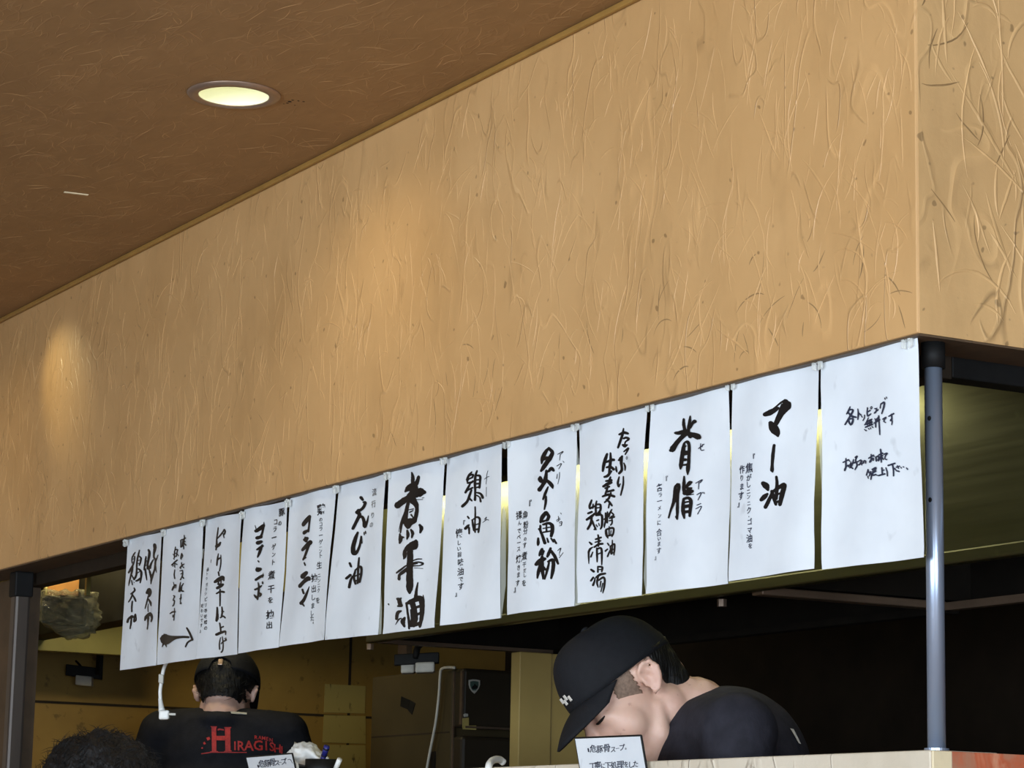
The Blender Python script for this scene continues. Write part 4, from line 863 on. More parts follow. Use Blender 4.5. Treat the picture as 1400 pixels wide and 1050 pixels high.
# clear clips where neighbouring sheets meet
CL = [(172, 741), (224, 727), (277.5, 713.5), (331.5, 703), (394, 686.5), (460, 667.5), (530, 648.5), (607, 627.5), (693, 605), (787, 581), (889, 553.5), (999, 524), (1118, 496)]
lab = ['clear plastic clip at the upper left corner of the leftmost paper sheet'] + ['clear plastic clip holding the sheets %s' % s for s in (
    'on either side of the first gap from the left', 'with the arrow and the tall single column', 'third and fourth from the left', 'fourth and fifth from the left', 'with the wedge strokes and the rounded strokes',
    'left of the thickest black writing', 'right of the thickest black writing', 'at the widest dark gap, middle of the row', 'ninth and tenth from the left', 'left of the two very bold stacked characters', 'right of the two very bold stacked characters', 'second and first from the right end')]
CL.append((1241, 466)); lab.append('clear plastic clip at the upper right corner of the last sheet beside the post')
for (u, v), t in zip(CL, lab):
    p = hit(u, v, 'y', YP - .006); r = root('hanging_clip', p, t, 'clip', 'clear clips along the soffit edge')
    bm = bmesh.new(); s = .0050
    box(bm, p.x - s * 1.9, p.x + s * 1.9, p.y - .002, p.y + .002, p.z - .001, p.z + .005, .0012)
    for k in (-1, 1): obox(bm, p + Vector((k * s * 1.5, -.001, -.004)), Vector((.0042, 0, .0015 * k)), Vector((0, .002, 0)), Vector((0, 0, .006)), .0012)
    rel(mk('clip_body', bm, M['clip']), r)
    bm = bmesh.new()
    for k in (-1, 1): ell(bm, p + Vector((k * s * 1.3, -.003, .002)), (.0032, .0026, .0032), None, 2)
    ell(bm, p + Vector((0, -.003, .004)), (.0026, .0026, .003), None, 2); rel(mk('bead', bm, M['clip'], smooth=True), r)

# ------------------------------------------------------------------ menu cards on the counter front
def card(px, label, tilt):
    yf = -.004
    q = [hit(*p, 'y', yf) for p in px]; r = root('menu_card', q[0], label, 'menu card')
    lean = lambda p: Vector((p.x, yf - .0066, p.z))
    bm = bmesh.new(); f = bm.faces.new([bm.verts.new(lean(p)) for p in q]); g = bmesh.ops.extrude_face_region(bm, geom=[f])
    bmesh.ops.translate(bm, vec=(0, .0025, 0), verts=[v for v in g['geom'] if isinstance(v, bmesh.types.BMVert)])
    rel(mk('card', bm, M['paper']), r)
    e = [Vector(p) for p in px]; bm = bmesh.new()
    c = sum((lean(p) for p in q), Vector()) / 4
    for a, b in ((0, 1), (1, 2), (3, 0)):
        A, B = lean(q[a]), lean(q[b]); A.y = B.y = yf - .0052; tube(bm, [A, B], .0019, 6, 1)
    rel(mk('edge_frame', bm, M['black_plastic']), r); return r, (lambda u, v: hit(u, v, 'y', yf - .0072))
r, put = card(((790.5, 1009.5), (880.5, 1006), (890, 1062), (800, 1066)), 'white menu card with pen writing in front of the person seen in profile', 0)
bm = bmesh.new(); fr = (770, 990, 10)
for P in parse('340 335 16,348 375 16'): stroke(bm, P, fr, put)
write(bm, fr, [('危',410,335,100),('豚',500,340,100),('骨',595,325,110),('ス',683,345,84),('ー',742,332,60),('プ',800,320,90),('。',872,312,70),('丁',400,575,100),('寧',470,560,100),('に',545,570,76),('下',612,565,96),('処',690,560,96),('理',780,555,110),('を',862,550,84),('し',925,555,90),('た',990,545,90)], put, wx=.85, slope=.08, bold=.012)
for f in bm.faces:
    f.normal_update()
    if f.normal.y > 0: f.normal_flip()
rel(mk('pen_writing', bm, M['bluepen'], recalc=False), r)
r, put = card(((340.5, 1035.5), (403, 1030.5), (412, 1070), (350, 1075)), 'white menu card at lower left in front of the person with printed back', 0)
bm = bmesh.new(); fr = (320, 1000, 8.75)
for P in parse('285 405 14,290 425 14/640 340 5,670 335 5,700 380 5'): stroke(bm, P, fr, put)
write(bm, fr, [('危',330,385,86),('豚',398,380,86),('骨',458,368,90),('ス',515,375,70),('ー',552,372,44),('プ',590,360,80),('。',632,358,60)], put, wx=.85, slope=.1, bold=.012)
for f in bm.faces:
    f.normal_update()
    if f.normal.y > 0: f.normal_flip()
rel(mk('pen_writing', bm, M['bluepen'], recalc=False), r)
# crumpled tissue, black box, pens in a cup on the counter top
yy = .05; f = lambda u, v: hit(u, v, 'y', yy)
c = f(412, 1036); w = (f(424, 1036).x - f(401, 1036).x) / 2; top = f(408, 1015).z
bm = bmesh.new(); vs = ell(bm, (0, 0, 0), (1, 1, 1), None, 4)
for v in vs:
    n_ = 1 + .35 * noise.noise(v.co * 2.2 + Vector((5, 2, 1))) + .18 * noise.noise(v.co * 5); v.co = v.co * n_
    v.co = Vector((v.co.x * w * (1 - .25 * v.co.z) - .015 * max(0, v.co.z) + .02 * max(0, v.co.x) * 1, v.co.y * .03, v.co.z * (top - ZK) / 2.3)) 
zmin = min(v.co.z for v in vs)
bmesh.ops.translate(bm, vec=(c.x, yy + .01, ZK - zmin + .001), verts=vs)
tag(mk('crumpled_tissue', bm, M['white_plastic'], smooth=True), 'crumpled white paper tissue on the counter behind the lower left card', 'tissue')
a = f(407, 1039); b = f(432, 1050); r = root('black_box', (b.x, .02, ZK), 'black box with a white edge beside the tissue on the counter', 'box')
bm = bmesh.new(); zt = f(418, 1042).z; obox(bm, Vector(((a.x + b.x) / 2, .022, (zt + ZK) / 2)), Vector(((b.x - a.x) / 2, 0, -.006)), Vector((0, .015, 0)), Vector((.002, 0, (zt - ZK) / 2 - .004)), .002); rel(mk('box_body', bm, M['black_plastic']), r)
bm = bmesh.new(); tube(bm, [Vector((b.x - .012, .008, zt + .0)), Vector((b.x + .003, .008, zt - .008)), Vector((b.x + .006, .008, ZK + .002))], .003, 8); rel(mk('white_edge', bm, M['white_plastic'], smooth=True), r)
yy = .055; f = lambda u, v: hit(u, v, 'y', yy)
cup = f(440, 1075); cx = cup.x; cup_r = root('pen_cup', (cx, yy, ZK), 'dark pen cup hidden low on the counter holding the blue and white pens', 'cup')
bm = bmesh.new(); lathe(bm, (cx, yy, ZK), [(.0005, .003), (.030, .003), (.032, .03), (.034, .032), (.034, 0), (.0005, 0)], 24); rel(mk('cup_body', bm, M['black_plastic'], smooth=True), cup_r)
M['blue'] = simple('deep_blue_plastic', lin(38, 40, 110), .3, 0, .1, 30)
a = f(447, 1020); b = f(437, 1052); d = (b - a).normalized(); e = a + d * .1
e = a + d * ((a.z - ZK - .006) / -d.z); r = root('marker_pen', a, 'dark blue pen leaning up from behind the counter, left of the white pen', 'pen')
bm = bmesh.new(); tube(bm, [a, a + d * .022], .0058, 14, 1); rel(mk('cap', bm, M['blue'], smooth=True), r)
bm = bmesh.new(); tube(bm, [a + d * .0225, e], .0052, 14, 1); rel(mk('barrel', bm, M['blue'], smooth=True), r)
bm = bmesh.new(); tube(bm, [a + d * .004, a + d * .007], .0062, 14, 1); tube(bm, [a + d * .0205, a + d * .0225], .0061, 14, 1); rel(mk('cap_ring', bm, M['black_plastic'], smooth=True), r)
a = f(464.5, 1038); b = f(457, 1056); d = (b - a).normalized(); e = a + d * ((a.z - ZK - .006) / -d.z)
r = root('marker_pen', a, 'white pen leaning up from behind the counter, right of the dark blue pen', 'pen')
bm = bmesh.new(); tube(bm, [a, e], .0050, 14, 1); rel(mk('barrel', bm, M['white_plastic'], smooth=True), r)
bm = bmesh.new(); tube(bm, [a - d * .0015, a + d * .0015], .0040, 14, 1); rel(mk('end_plug', bm, M['grey_plastic'], smooth=True), r)
# ------------------------------------------------------------------ people
def chain(bm, pts):
    """overlapping balls along a chain of (point, radius or 3 radii): fused later into one surface"""
    for (a, ra), (b, rb) in zip(pts, pts[1:]):
        a, b = Vector(a), Vector(b); ra3 = Vector(ra) if hasattr(ra, '__len__') else Vector((ra,) * 3); rb3 = Vector(rb) if hasattr(rb, '__len__') else Vector((rb,) * 3)
        m = min(*ra3, *rb3); n = max(1, int((b - a).length / (m * .4)))
        for i in range(n + 1):
            t = i / n; ell(bm, a.lerp(b, t), ra3.lerp(rb3, t), None, 2)
def fuse(name, bm, vox, mat, it=4, fac=.5, smooth=True):
    me = bpy.data.meshes.new(name); bm.to_mesh(me); bm.free()
    o = bpy.data.objects.new(name, me); COL.objects.link(o)
    m = o.modifiers.new('r', 'REMESH'); m.mode = 'VOXEL'; m.voxel_size = vox; m.use_smooth_shade = True
    if it:
        s = o.modifiers.new('s', 'SMOOTH'); s.factor = fac; s.iterations = it
    bpy.context.view_layer.update()
    me2 = bpy.data.meshes.new_from_object(o.evaluated_get(bpy.context.evaluated_depsgraph_get()))
    bpy.data.objects.remove(o); bpy.data.meshes.remove(me)
    me2.name = name
    for p in me2.polygons: p.use_smooth = True
    me2.materials.clear()
    return link(name, me2, mat)
def xf(bm, verts, m): bmesh.ops.transform(bm, matrix=m, verts=verts)
def headframe(c, fwd, up):
    fwd = fwd.normalized(); up = (up - fwd * up.dot(fwd)).normalized(); left = up.cross(fwd)
    m = Matrix((fwd, left, up)).transposed().to_4x4(); m.translation = c; return m
def head(bm, H, s=1.):
    """skull, face, nose, lips, jaw and ears; X forward, Y left, Z up from the ear line"""
    n0 = len(bm.verts); E = lambda c, r, sb=3: ell(bm, Vector(c), r, None, sb)
    E((-.006, 0, .045), (.098, .078, .078), 4); E((.030, 0, -.015), (.066, .064, .092), 4); E((-.055, 0, -.010), (.046, .056, .050))
    E((.066, 0, -.098), (.022, .026, .018)); E((.060, 0, -.080), (.032, .036, .030))
    for k in (-1, 1):
        chain(bm, [((.004, k * .053, -.040), .013), ((.030, k * .046, -.078), .016), ((.066, k * .018, -.100), .014)])
        E((.052, k * .038, -.028), (.034, .030, .036)); E((.076, k * .032, .030), (.020, .032, .014)); E((.066, k * .032, -.004), (.022, .024, .018))
        E((.108, k * .012, -.030), (.010, .009, .008))
        E((.080, k * .031, .0085), (.0125, .0150, .0075)); E((.081, k * .031, .0015), (.011, .0145, .0055))
        E((-.020, k * .036, -.050), (.034, .032, .042))
        # ear: rim, fold, lobe and a thin back plate
        n1 = len(bm.verts)
        chain(bm, [((.010, k * .078, .012), .0042), ((.008, k * .084, .026), .0046), ((-.006, k * .090, .034), .0050), ((-.022, k * .093, .028), .0052), ((-.028, k * .093, .010), .0052), ((-.020, k * .089, -.010), .0050), ((-.006, k * .082, -.024), .0060), ((.004, k * .077, -.024), .0062)])
        chain(bm, [((-.006, k * .086, .020), .0034), ((-.015, k * .088, .008), .0036), ((-.010, k * .085, -.008), .0036)])
        chain(bm, [((.008, k * .078, .004), .0046), ((.008, k * .078, -.006), .0046)])
        E((-.010, k * .0770, .004), (.021, .0045, .029))
        ec = Vector((-.007, k * .080, .005)); bm.verts.ensure_lookup_table(); xf(bm, bm.verts[n1:], Matrix.Translation(ec) @ Matrix.Diagonal((.82, 1, .82, 1)) @ Matrix.Translation(-ec))
    chain(bm, [((.092, 0, .020), .0075), ((.103, 0, .000), .0090), ((.113, 0, -.020), .0110)]); E((.108, 0, -.026), (.013, .013, .010))
    E((.094, 0, -.052), (.011, .024, .006)); E((.092, 0, -.064), (.011, .021, .007)); E((.084, 0, -.055), (.016, .034, .026))
    bm.verts.ensure_lookup_table()
    xf(bm, bm.verts[n0:], H @ Matrix.Scale(s, 4))
def hand(bm, w, d, side, pn):
    """palm and five separate, slightly curled fingers: d points to the fingertips, side to the thumb, pn out of the palm"""
    d, side, pn = d.normalized(), side.normalized(), pn.normalized()
    for k in (-1, 0, 1): chain(bm, [(w + d * .01 + side * k * .016, .014), (w + d * .075 + side * k * .022, .0125)])
    for k, L in ((1.5, .068), (.5, .078), (-.5, .072), (-1.5, .056)):
        b = w + d * .082 + side * k * .0185
        chain(bm, [(b, .0092), (b + d * L * .45 + pn * .006, .0085), (b + d * L * .75 + pn * .022, .0078), (b + d * L * .9 + pn * .036, .0068)])
    b = w + d * .022 + side * .030; chain(bm, [(b, .012), (b + d * .028 + side * .022 + pn * .010, .0098), (b + d * .058 + side * .030 + pn * .022, .0080)])
def scalp(H, s, grow, keep, cut, name, mat, seed=0, lump=.004, spikes=0, hr=.0016):
    """hair grown from the skull: keep(p) picks where hair lies (p in head frame)"""
    bm = bmesh.new(); ell(bm, Vector((-.006, 0, .045)), (.098 + grow, .078 + grow, .086 + grow), None, 4)
    chain(bm, [((-.050, 0, .010), (.050 + grow, .060 + grow, .055 + grow)), ((-.052, 0, -.022), (.042 + grow, .054 + grow * .8, .046 + grow))])
    tmp = fuse('hairbase', bm, .0035, mat, 6, .6); bm = bmesh.new(); bm.from_mesh(tmp.data); bpy.data.objects.remove(tmp)
    bmesh.ops.delete(bm, geom=[q for q in bm.verts if not keep(q.co)], context='VERTS')
    for q in bm.verts:
        n_ = noise.noise(Vector((q.co.x * 40, q.co.y * 40, q.co.z * 9)) + Vector((seed, 0, 0))) * lump + noise.noise(q.co * 140) * lump * .4
        q.co += q.co.normalized() * n_
    bmesh.ops.recalc_face_normals(bm, faces=bm.faces); bmesh.ops.solidify(bm, geom=list(bm.faces), thickness=.003)
    r = random.Random(seed)
    vs = list(bm.verts)
    for i in range(spikes):
        q = r.choice(vs).co.copy(); n_ = (q - Vector((-.01, 0, .03))).normalized(); t = Vector((r.uniform(-1, .3), r.uniform(-1, 1), r.uniform(-.6, .8)))
        t = (t - n_ * t.dot(n_)).normalized(); L = r.uniform(.014, .034)
        tube(bm, [q - n_ * .004, q + n_ * .004 + t * L * .5, q + n_ * r.uniform(.002, .009) + t * L], [hr, hr * .8, hr * .2], 4, 2)
    for f in bm.faces: f.smooth = True
    xf(bm, bm.verts, H @ Matrix.Scale(s, 4))
    return mk(name, bm, mat, None, True)
def cap(H, s, bill=True, tilt=0., backgap=True, CH=.092):
    """six panel cap: crown, seams, button, sweatband edge, curved bill"""
    T = H @ Matrix.Scale(s, 4) @ Matrix.Rotation(tilt, 4, 'Y')
    bm = bmesh.new(); nu, nv = 64, 18; g = []
    for j in range(nv + 1):
        row = []
        for i in range(nu):
            t = 2 * math.pi * i / nu; e = math.pi / 2 * (1 - j / nv) * .995
            fx = math.cos(t); x = (.114 if fx > 0 else .108) * fx * math.cos(e) ** .75 - .004; y = .0905 * math.sin(t) * math.cos(e) ** .75
            z = CH * math.sin(e) ** .95 + .036 + .010 * max(0, fx) * math.sin(2 * e)
            seam = min(abs(((t / (math.pi / 3) + .5) % 1) - .5), 1) * 2
            k = 1 - .010 * max(0, 1 - seam * 9)
            wr = 1 + .012 * noise.noise(Vector((x * 30, y * 30, z * 22)))
            p = Vector((x * k * wr, y * k * wr, z))
            if backgap and fx < -.82 and e < .36 and abs(y) < .034: p.z = max(p.z, .036 + .034 * math.sqrt(max(0, 1 - (y / .034) ** 2)))
            row.append(bm.verts.new(p))
        g.append(row)
    for a, b in zip(g, g[1:]):
        for i in range(nu): bm.faces.new((a[i], a[(i + 1) % nu], b[(i + 1) % nu], b[i]))
    bm.faces.new(g[0]); xf(bm, bm.verts, T)
    c = mk('crown', bm, M['cap'], None, True); md = c.modifiers.new('t', 'SOLIDIFY'); md.thickness = .0025; md.offset = -1
    out = [c]
    bm = bmesh.new(); ell(bm, (-.004, 0, CH + .038), (.008, .008, .004), None, 2); xf(bm, bm.verts, T); out.append(mk('button', bm, M['cap'], None, True))
    if bill:
        bm = bmesh.new(); rows = []
        for j in range(9):
            u = j / 8; row = []
            for i in range(25):
                a = (i / 24 - .5) * 2 * 1.12
                x0, y0 = .110 * math.cos(a) - .004, .0905 * math.sin(a); L = .068 * (math.cos(a * 1.12) ** .6 if math.cos(a * 1.12) > 0 else 0)
                yy = y0 * (1 - .10 * u); row.append(bm.verts.new((x0 + L * u, yy, .040 - .30 * L * u - 2.6 * (yy ** 2) * (.35 + .65 * u) - .05 * (u * L / .068) ** 2 * .4)))
            rows.append(row)
        for a, b in zip(rows, rows[1:]):
            for i in range(24): bm.faces.new((a[i], a[i + 1], b[i + 1], b[i]))
        xf(bm, bm.verts, T); o = mk('bill', bm, M['cap'], None, True); md = o.modifiers.new('t', 'SOLIDIFY'); md.thickness = .004; md.offset = 0; out.append(o)
    return out, T
def decal(name, bm, target, mat, off=.0025):
    """lay flat print onto the cloth: each point slides along the view line until it meets the shirt"""
    tree = BVHTree.FromObject(target, bpy.context.evaluated_depsgraph_get())
    bad = []
    for v in bm.verts:
        d = (v.co - CAM).normalized(); h_ = tree.ray_cast(CAM, d)
        if h_[0] is None: bad.append(v)
        else: v.co = h_[0] + h_[1] * off
    bmesh.ops.delete(bm, geom=bad, context='VERTS')
    return mk(name, bm, mat, recalc=False)
def finish(parts, r):
    for o in parts: rel(o, r)
bpy.context.view_layer.update()

def standing(r, name, C7, sh_c, pel, fwd, sw, arms, shirtmat, headc, knees_fwd=.03, seat=None, neckr=.056, chest=(.12, .10), vox=.0055, H=None, hs=1., sleeves=.55, cdepth=.115):
    """one continuous body, plus shirt and trousers that follow it"""
    up = Vector((0, 0, 1)); left = up.cross(fwd).normalized()
    q = fwd.to_track_quat('X', 'Z').to_matrix().to_4x4()
    body = bmesh.new(); shirt = bmesh.new(); tr = bmesh.new()
    head(body, H, hs)
    chain(body, [(headc + (C7 - headc) * .38, neckr * .92), (C7, neckr * 1.04), (C7.lerp(sh_c, .6), neckr * 1.3)])
    def torso(bm, g):
        for t, w, d in ((0, .150, cdepth * .86), (.22, .168, cdepth), (.5, .150, cdepth * .95), (.78, .140, cdepth * .9), (1, .155, cdepth)):
            c = sh_c.lerp(pel, t) + Vector((0, 0, -.05 * (1 - t)))
            v = ell(bm, Vector((0, 0, 0)), (d + g, w * sw + g, .13 + g), None, 3); m = q.copy(); m.translation = c; xf(bm, v, m)
            if t < .2:
                for k in (-1, 1): chain(bm, [(C7 + left * k * .03 - Vector((0, 0, .035)), .038 + g), (sh_c + left * k * .165 * sw + Vector((0, 0, .012)), .050 + g)])
    torso(body, 0); torso(shirt, .018)
    ell(shirt, C7 + Vector((0, 0, -.018)), (neckr + .018, neckr + .018, .034), None, 3)
    v = ell(tr, Vector((0, 0, 0)), (cdepth + .012, .158 * sw + .010, .12), None, 3); m = q.copy(); m.translation = pel; xf(tr, v, m)
    for k, (el, wr, hd) in zip((1, -1), arms):
        s0 = sh_c + left * k * .182 * sw + Vector((0, 0, -.005))
        chain(body, [(s0 - up * .014, .040), (s0.lerp(el, .5), .043), (el, .039), (el.lerp(wr, .35), .037), (wr, .026)])
        chain(shirt, [(s0 - up * .012, .058), (s0.lerp(el, .3), .062), (s0.lerp(el, sleeves), .062)])
        hand(body, wr, hd, -left * k * .6 + up * .5, -up)
        hip = pel + left * k * .085 + Vector((0, 0, -.05))
        if seat is None:
            kn = Vector((hip.x, hip.y, .48)) + fwd * knees_fwd; an = Vector((hip.x, hip.y, .085)) - fwd * .01
        else:
            kn = hip + fwd * .42 + Vector((0, 0, .0)) + left * k * .04; an = Vector((kn.x, kn.y, .32)) - fwd * .10
        chain(body, [(hip, .080), (hip.lerp(kn, .5), .070), (kn, .052), (kn.lerp(an, .35), .050), (an, .034)])
        chain(body, [(an - fwd * .03 - Vector((0, 0, .035)), (.04, .036, .036)), (an + fwd * .14 - Vector((0, 0, .05)), (.04, .04, .026))])
        chain(tr, [(hip, .095), (hip.lerp(kn, .5), .083), (kn, .066), (kn.lerp(an, .5), .062), (an + Vector((0, 0, .03)), .056)])
    b = fuse('body', body, vox, M['skin'], 3, .5)
    s = fuse('shirt', shirt, .008, shirtmat, 16, .5); t = fuse('trousers', tr, .010, M['trousers'], 6, .5)
    return b, s, t

# --- the man in profile
D1 = 4.275
def P1(u, v, b=0.): return at(u, v, D1) + AWAY * b
dn = Vector((0, 0, -1)); L_ = -RIGHT
pit = math.radians(43)
fw = (L_ * math.cos(pit) + dn * math.sin(pit)); upv = (L_ * math.sin(pit) - dn * math.cos(pit)) 
hs1 = 1.0
H1 = headframe(Vector((0, 0, 0)), fw, upv) @ Matrix.Rotation(math.radians(22), 4, 'Z')
Hc = at(890, 922.5, 4.2) - H1 @ Vector((-.009, .084, .005)); H1 = Matrix.Translation(Hc) @ H1
C7 = P1(953, 970); shc = P1(996, 1018); pel = Vector((0, 0, 0)) + P1(1015, 1030) + RIGHT * .05; pel.z = .96
r = root('person', (pel.x, pel.y, 0), 'person in profile in black cap and T-shirt, bending over behind the counter', 'person')
fwl = L_.copy(); lft = Vector((0, 0, 1)).cross(fwl)
arms = []
for k in (1, -1):
    s0 = shc + lft * k * .182; el = s0 + Vector((-.10, .06, -.26)) + lft * k * .02; wr = el + Vector((-.17, .02, -.12)); arms.append((el, wr, Vector((-1, .1, -.5))))
b, s, t = standing(r, 'man', C7, shc, pel, fwl, 1.06, arms, M['shirt'], Hc, H=H1, hs=hs1, neckr=.053, vox=.0042, cdepth=.140)
cp, T1 = cap(H1, hs1 * .935, True, math.radians(-5), True, .106)
cpr = cp[0]; cpr.name = 'cap'
hair = scalp(H1, hs1, .006, lambda p: p.z > -.052 and p.z < .040 and p.x < -.012 - .35 * max(0, -p.z) and (p.x < -.030 or p.z > .035), None, 'hair', M['hair'], 3, .003)
sides = [scalp(H1, hs1, .0022, lambda p: sg * p.y > 0 and -.022 < p.z < .045 and -.03 < p.x < .052 - .30 * max(0, -p.z) and abs(p.y) > .03 and not (-.032 < p.x < .012 and p.z < .030), None, 'sideburn_hair', M['stubble'], 5, .001) for sg in (1, -1)]
for side in sides: side['label'] = 'short shaved grey brown hair at the temple'
finish([b, s, t, hair, *sides, cpr], r)
for o in cp[1:]: o.data.transform(Matrix.Translation(-Vector(r.location))); o.parent = cpr
# eyelash and eyebrow
def facebit(name, pts, rad, mat):
    for k in (1, -1):
        bm = bmesh.new(); tube(bm, [H1 @ (Vector((x, k * y, z)) * hs1) for x, y, z in pts], rad, 6, 3); rel(mk(name, bm, mat, smooth=True), r)
facebit('eyelash', ((.0925, .022, .0055), (.0935, .030, .0040), (.0890, .040, .0045), (.0835, .046, .0060)), [.0012, .0022, .0024, .0010], M['hair'])
facebit('eyebrow', ((.0975, .016, .030), (.0955, .030, .035), (.0850, .044, .034), (.0740, .053, .029)), [.0018, .0030, .0028, .0012], M['hair'])
bm = bmesh.new()
def bead(x, y, z, a): obox(bm, T1 @ Vector((x, y, z)), (T1.to_3x3() @ Vector((.0012, 0, 0))), (T1.to_3x3() @ Vector((0, .003, 0))), (T1.to_3x3() @ Vector((0, 0, .005))))
for i in range(-1, 3): 
    a = .02 + i * .10; bead(.114 * math.cos(a) - .003, .0905 * math.sin(a), .060 + .006 * (i % 2), a)
o = mk('cap_lettering', bm, M['white_print']); o.data.transform(Matrix.Translation(-Vector(r.location))); o.parent = cpr
bpy.context.view_layer.update()
def shirtworld(o, rr):
    bm = bmesh.new(); bm.from_mesh(o.data); bmesh.ops.translate(bm, vec=rr.location, verts=bm.verts); return bm
class _T: pass
def decal2(name, bm, shirt, rr, mat, off=.0025):
    sb = shirtworld(shirt, rr); tree = BVHTree.FromBMesh(sb); bad = []
    for v in bm.verts:
        h_ = tree.ray_cast(CAM, (v.co - CAM).normalized())
        if h_[0] is None: bad.append(v)
        else: v.co = h_[0] + h_[1] * off
    bmesh.ops.delete(bm, geom=bad, context='VERTS'); sb.free()
    o = mk(name, bm, mat, recalc=False); o.data.transform(Matrix.Translation(-Vector(rr.location))); o.parent = shirt; return o
bm = bmesh.new(); put = lambda u, v: at(u, v, 3.5)
for poly in ([(1078.5, 997), (1083, 998), (1093, 1018), (1090, 1017)], [(1088, 1000), (1106, 1023), (1099, 1021.5), (1091, 1008)]):
    f = bm.faces.new([bm.verts.new(put(*p)) for p in poly]); bmesh.ops.subdivide_edges(bm, edges=list(f.edges), cuts=2)
decal2('back_print', bm, s, r, M['white_print'], .003)

# --- the man seen from behind
D2 = 7.4
def P2(u, v, b=0.): return at(u, v, D2) + AWAY * b
f2 = (AWAY + RIGHT * .10).normalized(); pit = math.radians(24)
fw = f2 * math.cos(pit) + Vector((0, 0, -1)) * math.sin(pit); upv = f2 * math.sin(pit) + Vector((0, 0, 1)) * math.cos(pit)
Hc = P2(306, 950, .06); H2 = headframe(Hc, fw, upv)
C7 = P2(304, 975, .0); shc = P2(304, 1008, .03); pel = Vector((shc.x, shc.y, .97)) - AWAY * .03
r = root('person', (pel.x, pel.y, 0), 'person seen from behind in a black T-shirt with red printed letters and a black cap', 'person')
lft = Vector((0, 0, 1)).cross(f2); arms = []
for k in (1, -1):
    s0 = shc + lft * k * .182; el = s0 + f2 * .06 + lft * k * .08 + Vector((0, 0, -.28)); wr = el + f2 * .20 - lft * k * .06 + Vector((0, 0, -.06)); arms.append((el, wr, f2 + Vector((0, 0, -.3))))
b, s, t = standing(r, 'man', C7, shc, pel, f2, 1.10, arms, M['shirt_b'], Hc, H=H2, hs=1.0, neckr=.058, vox=.0065)
cp, T2 = cap(H2, 1.04, True, math.radians(-4)); cpr = cp[0]; cpr.name = 'cap'
hair = scalp(H2, 1.0, .011, lambda p: -.050 < p.z < (.042 if p.x > -.075 else .085) and p.x < -.005 and (abs(p.y) < .066 or p.z > -.005), None, 'hair', M['hair'], 9, .003, 260, .0006)
finish([b, s, t, hair, cpr], r)
for o in cp[1:]: o.data.transform(Matrix.Translation(-Vector(r.location))); o.parent = cpr
bm = bmesh.new(); a = [T2 @ Vector((-.111, y, .052)) for y in (-.006, .008)]; obox(bm, (a[0] + a[1]) / 2, (a[1] - a[0]) / 2, T2.to_3x3() @ Vector((.003, 0, 0)), T2.to_3x3() @ Vector((0, 0, .009)), .002)
o = mk('strap_buckle', bm, M['chrome']); o.data.transform(Matrix.Translation(-Vector(r.location))); o.parent = cpr
bpy.context.view_layer.update()
# red print
bm = bmesh.new(); put = lambda u, v: at(u, v, 5.0); fr = (200, 880, 4.667)
def block(pts):
    f = bm.faces.new([bm.verts.new(put(fr[0] + x / fr[2], fr[1] + y / fr[2])) for x, y in pts]); return f
for p in (((418,526),(447,528),(449,688),(420,690)), ((502,532),(536,534),(538,684),(505,686)), ((449,590),(502,590),(502,618),(449,618)), ((410,688),(458,686),(458,692),(410,694)), ((497,685),(545,682),(545,688),(497,691)),
          ((412,524),(452,526),(452,534),(412,532)), ((498,530),(542,532),(542,540),(498,538)), ((456,545),(470,540),(496,548),(496,556),(470,552),(456,556)), ((384,602),(404,596),(410,612),(392,620)), ((364,634),(374,626),(382,640),(370,646)), ((352,664),(362,660),(364,670),(355,672)),
          ((352,700),(420,690),(640,692),(640,697),(420,696),(352,706))): block(p)
write(bm, fr, [('I',566,650,70),('R',606,650,76),('A',654,648,78),('G',712,646,80),('I',764,648,76),('S',800,654,72),('H',836,664,68),('I',866,674,62)], put, wx=.95, slope=-.06, bold=.05, jit=.0, centre=True)
write(bm, fr, [(c, 700 + i * 24, 598 + i * i * .9, 30) for i, c in enumerate('RAMEN')] , put, wx=1., slope=-.15, bold=.03, jit=.0, centre=True)
for k in range(2): bmesh.ops.subdivide_edges(bm, edges=[e for e in bm.edges if e.calc_length() > .02], cuts=1)
bmesh.ops.triangulate(bm, faces=bm.faces)
decal2('red_print', bm, s, r, M['red'])
bm = bmesh.new(); block_ = [(535,436),(640,444),(640,456),(540,449)]
f = bm.faces.new([bm.verts.new(put(fr[0] + x / fr[2], fr[1] + y / fr[2])) for x, y in block_]); bmesh.ops.subdivide_edges(bm, edges=list(f.edges), cuts=3)
decal2('neck_label', bm, s, r, M['grey_plastic'])

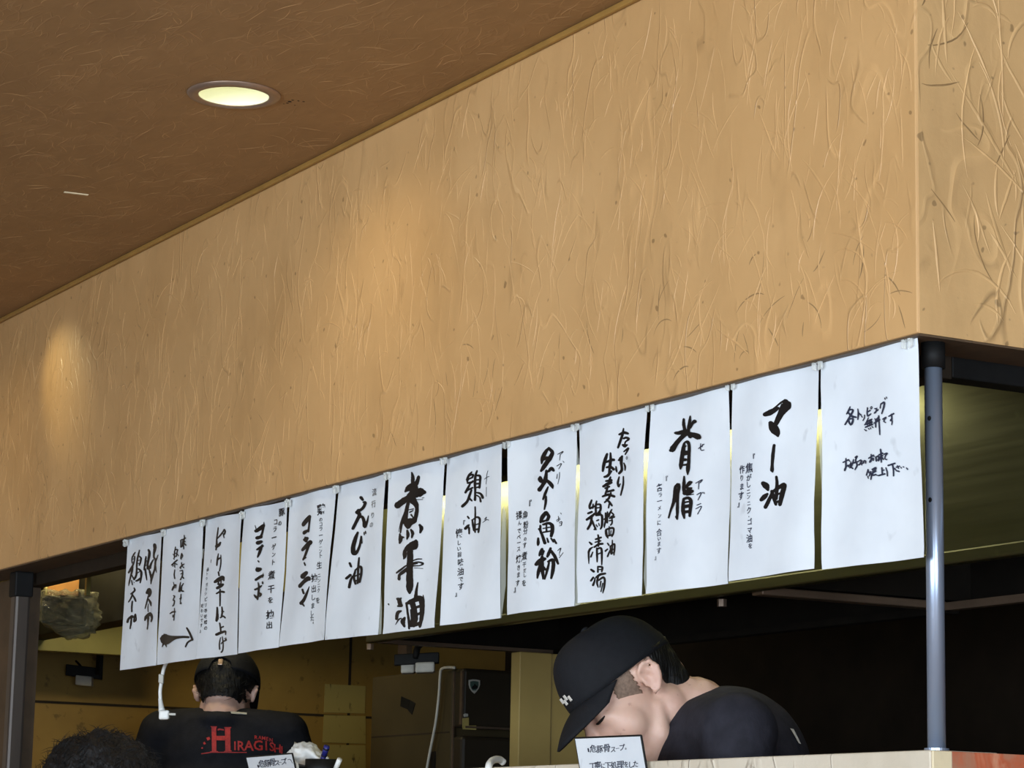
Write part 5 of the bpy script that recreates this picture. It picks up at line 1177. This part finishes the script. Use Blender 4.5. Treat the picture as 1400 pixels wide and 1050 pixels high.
# --- the guest whose hair shows at the lower left, seated on a stool on this side
D3 = 4.3
def P3(u, v, b=0.): return at(u, v, D3) + AWAY * b
f3 = (AWAY * .75 - RIGHT * .55).normalized(); pit = math.radians(20)
fw = f3 * math.cos(pit) + Vector((0, 0, -1)) * math.sin(pit); upv = f3 * math.sin(pit) + Vector((0, 0, 1)) * math.cos(pit)
Hc = P3(136, 1131); H3 = headframe(Hc, fw, upv); hs3 = 1.02
C7 = Hc - f3 * .055 + Vector((0, 0, -.10)); shc = C7 + Vector((0, 0, -.07)) + f3 * .02; pel = Vector((shc.x, shc.y, shc.z - .46)) - f3 * .05
r = root('person', (pel.x, pel.y, 0), 'person at the lower left of whom only tousled black hair shows', 'person')
lft = Vector((0, 0, 1)).cross(f3); arms = []
for k in (1, -1):
    s0 = shc + lft * k * .182; el = s0 + f3 * .05 + lft * k * .03 + Vector((0, 0, -.28)); wr = el + f3 * .22 - lft * k * .05 + Vector((0, 0, -.01)); arms.append((el, wr, f3 + Vector((0, 0, -.2))))
b, s, t = standing(r, 'guest', C7, shc, pel, f3, 1.0, arms, M['shirt_b'], Hc, H=H3, hs=hs3, seat=1, vox=.007)
hair = scalp(H3, hs3, .022, lambda p: p.z > .062 or (p.x < .02 and p.z > -.055), None, 'hair', M['hair'], 21, .010, 1500, .0006)
finish([b, s, t, hair], r)
zs = pel.z - .168
st = root('bar_stool', (pel.x, pel.y, 0), 'round stool below the frame under the person with tousled hair', 'stool')
bm = bmesh.new(); lathe(bm, (pel.x, pel.y, 0), [(.0005, zs - .05), (.17, zs - .05), (.18, zs - .025), (.17, zs), (.0005, zs)], 36); rel(mk('seat', bm, M['trousers'], smooth=False), st)
bm = bmesh.new(); lathe(bm, (pel.x, pel.y, 0), [(.0005, 0), (.2, 0), (.2, .015), (.03, .03), (.025, zs - .05), (.0005, zs - .05)], 36); rel(mk('column', bm, M['chrome'], smooth=False), st)
bm = bmesh.new(); lathe(bm, (pel.x, pel.y, .26), [(.15, .01), (.16, 0), (.15, -.01), (.14, 0), (.15, .01)], 36); rel(mk('foot_ring', bm, M['chrome'], smooth=True), st)
bpy.data.objects.remove(_fo);
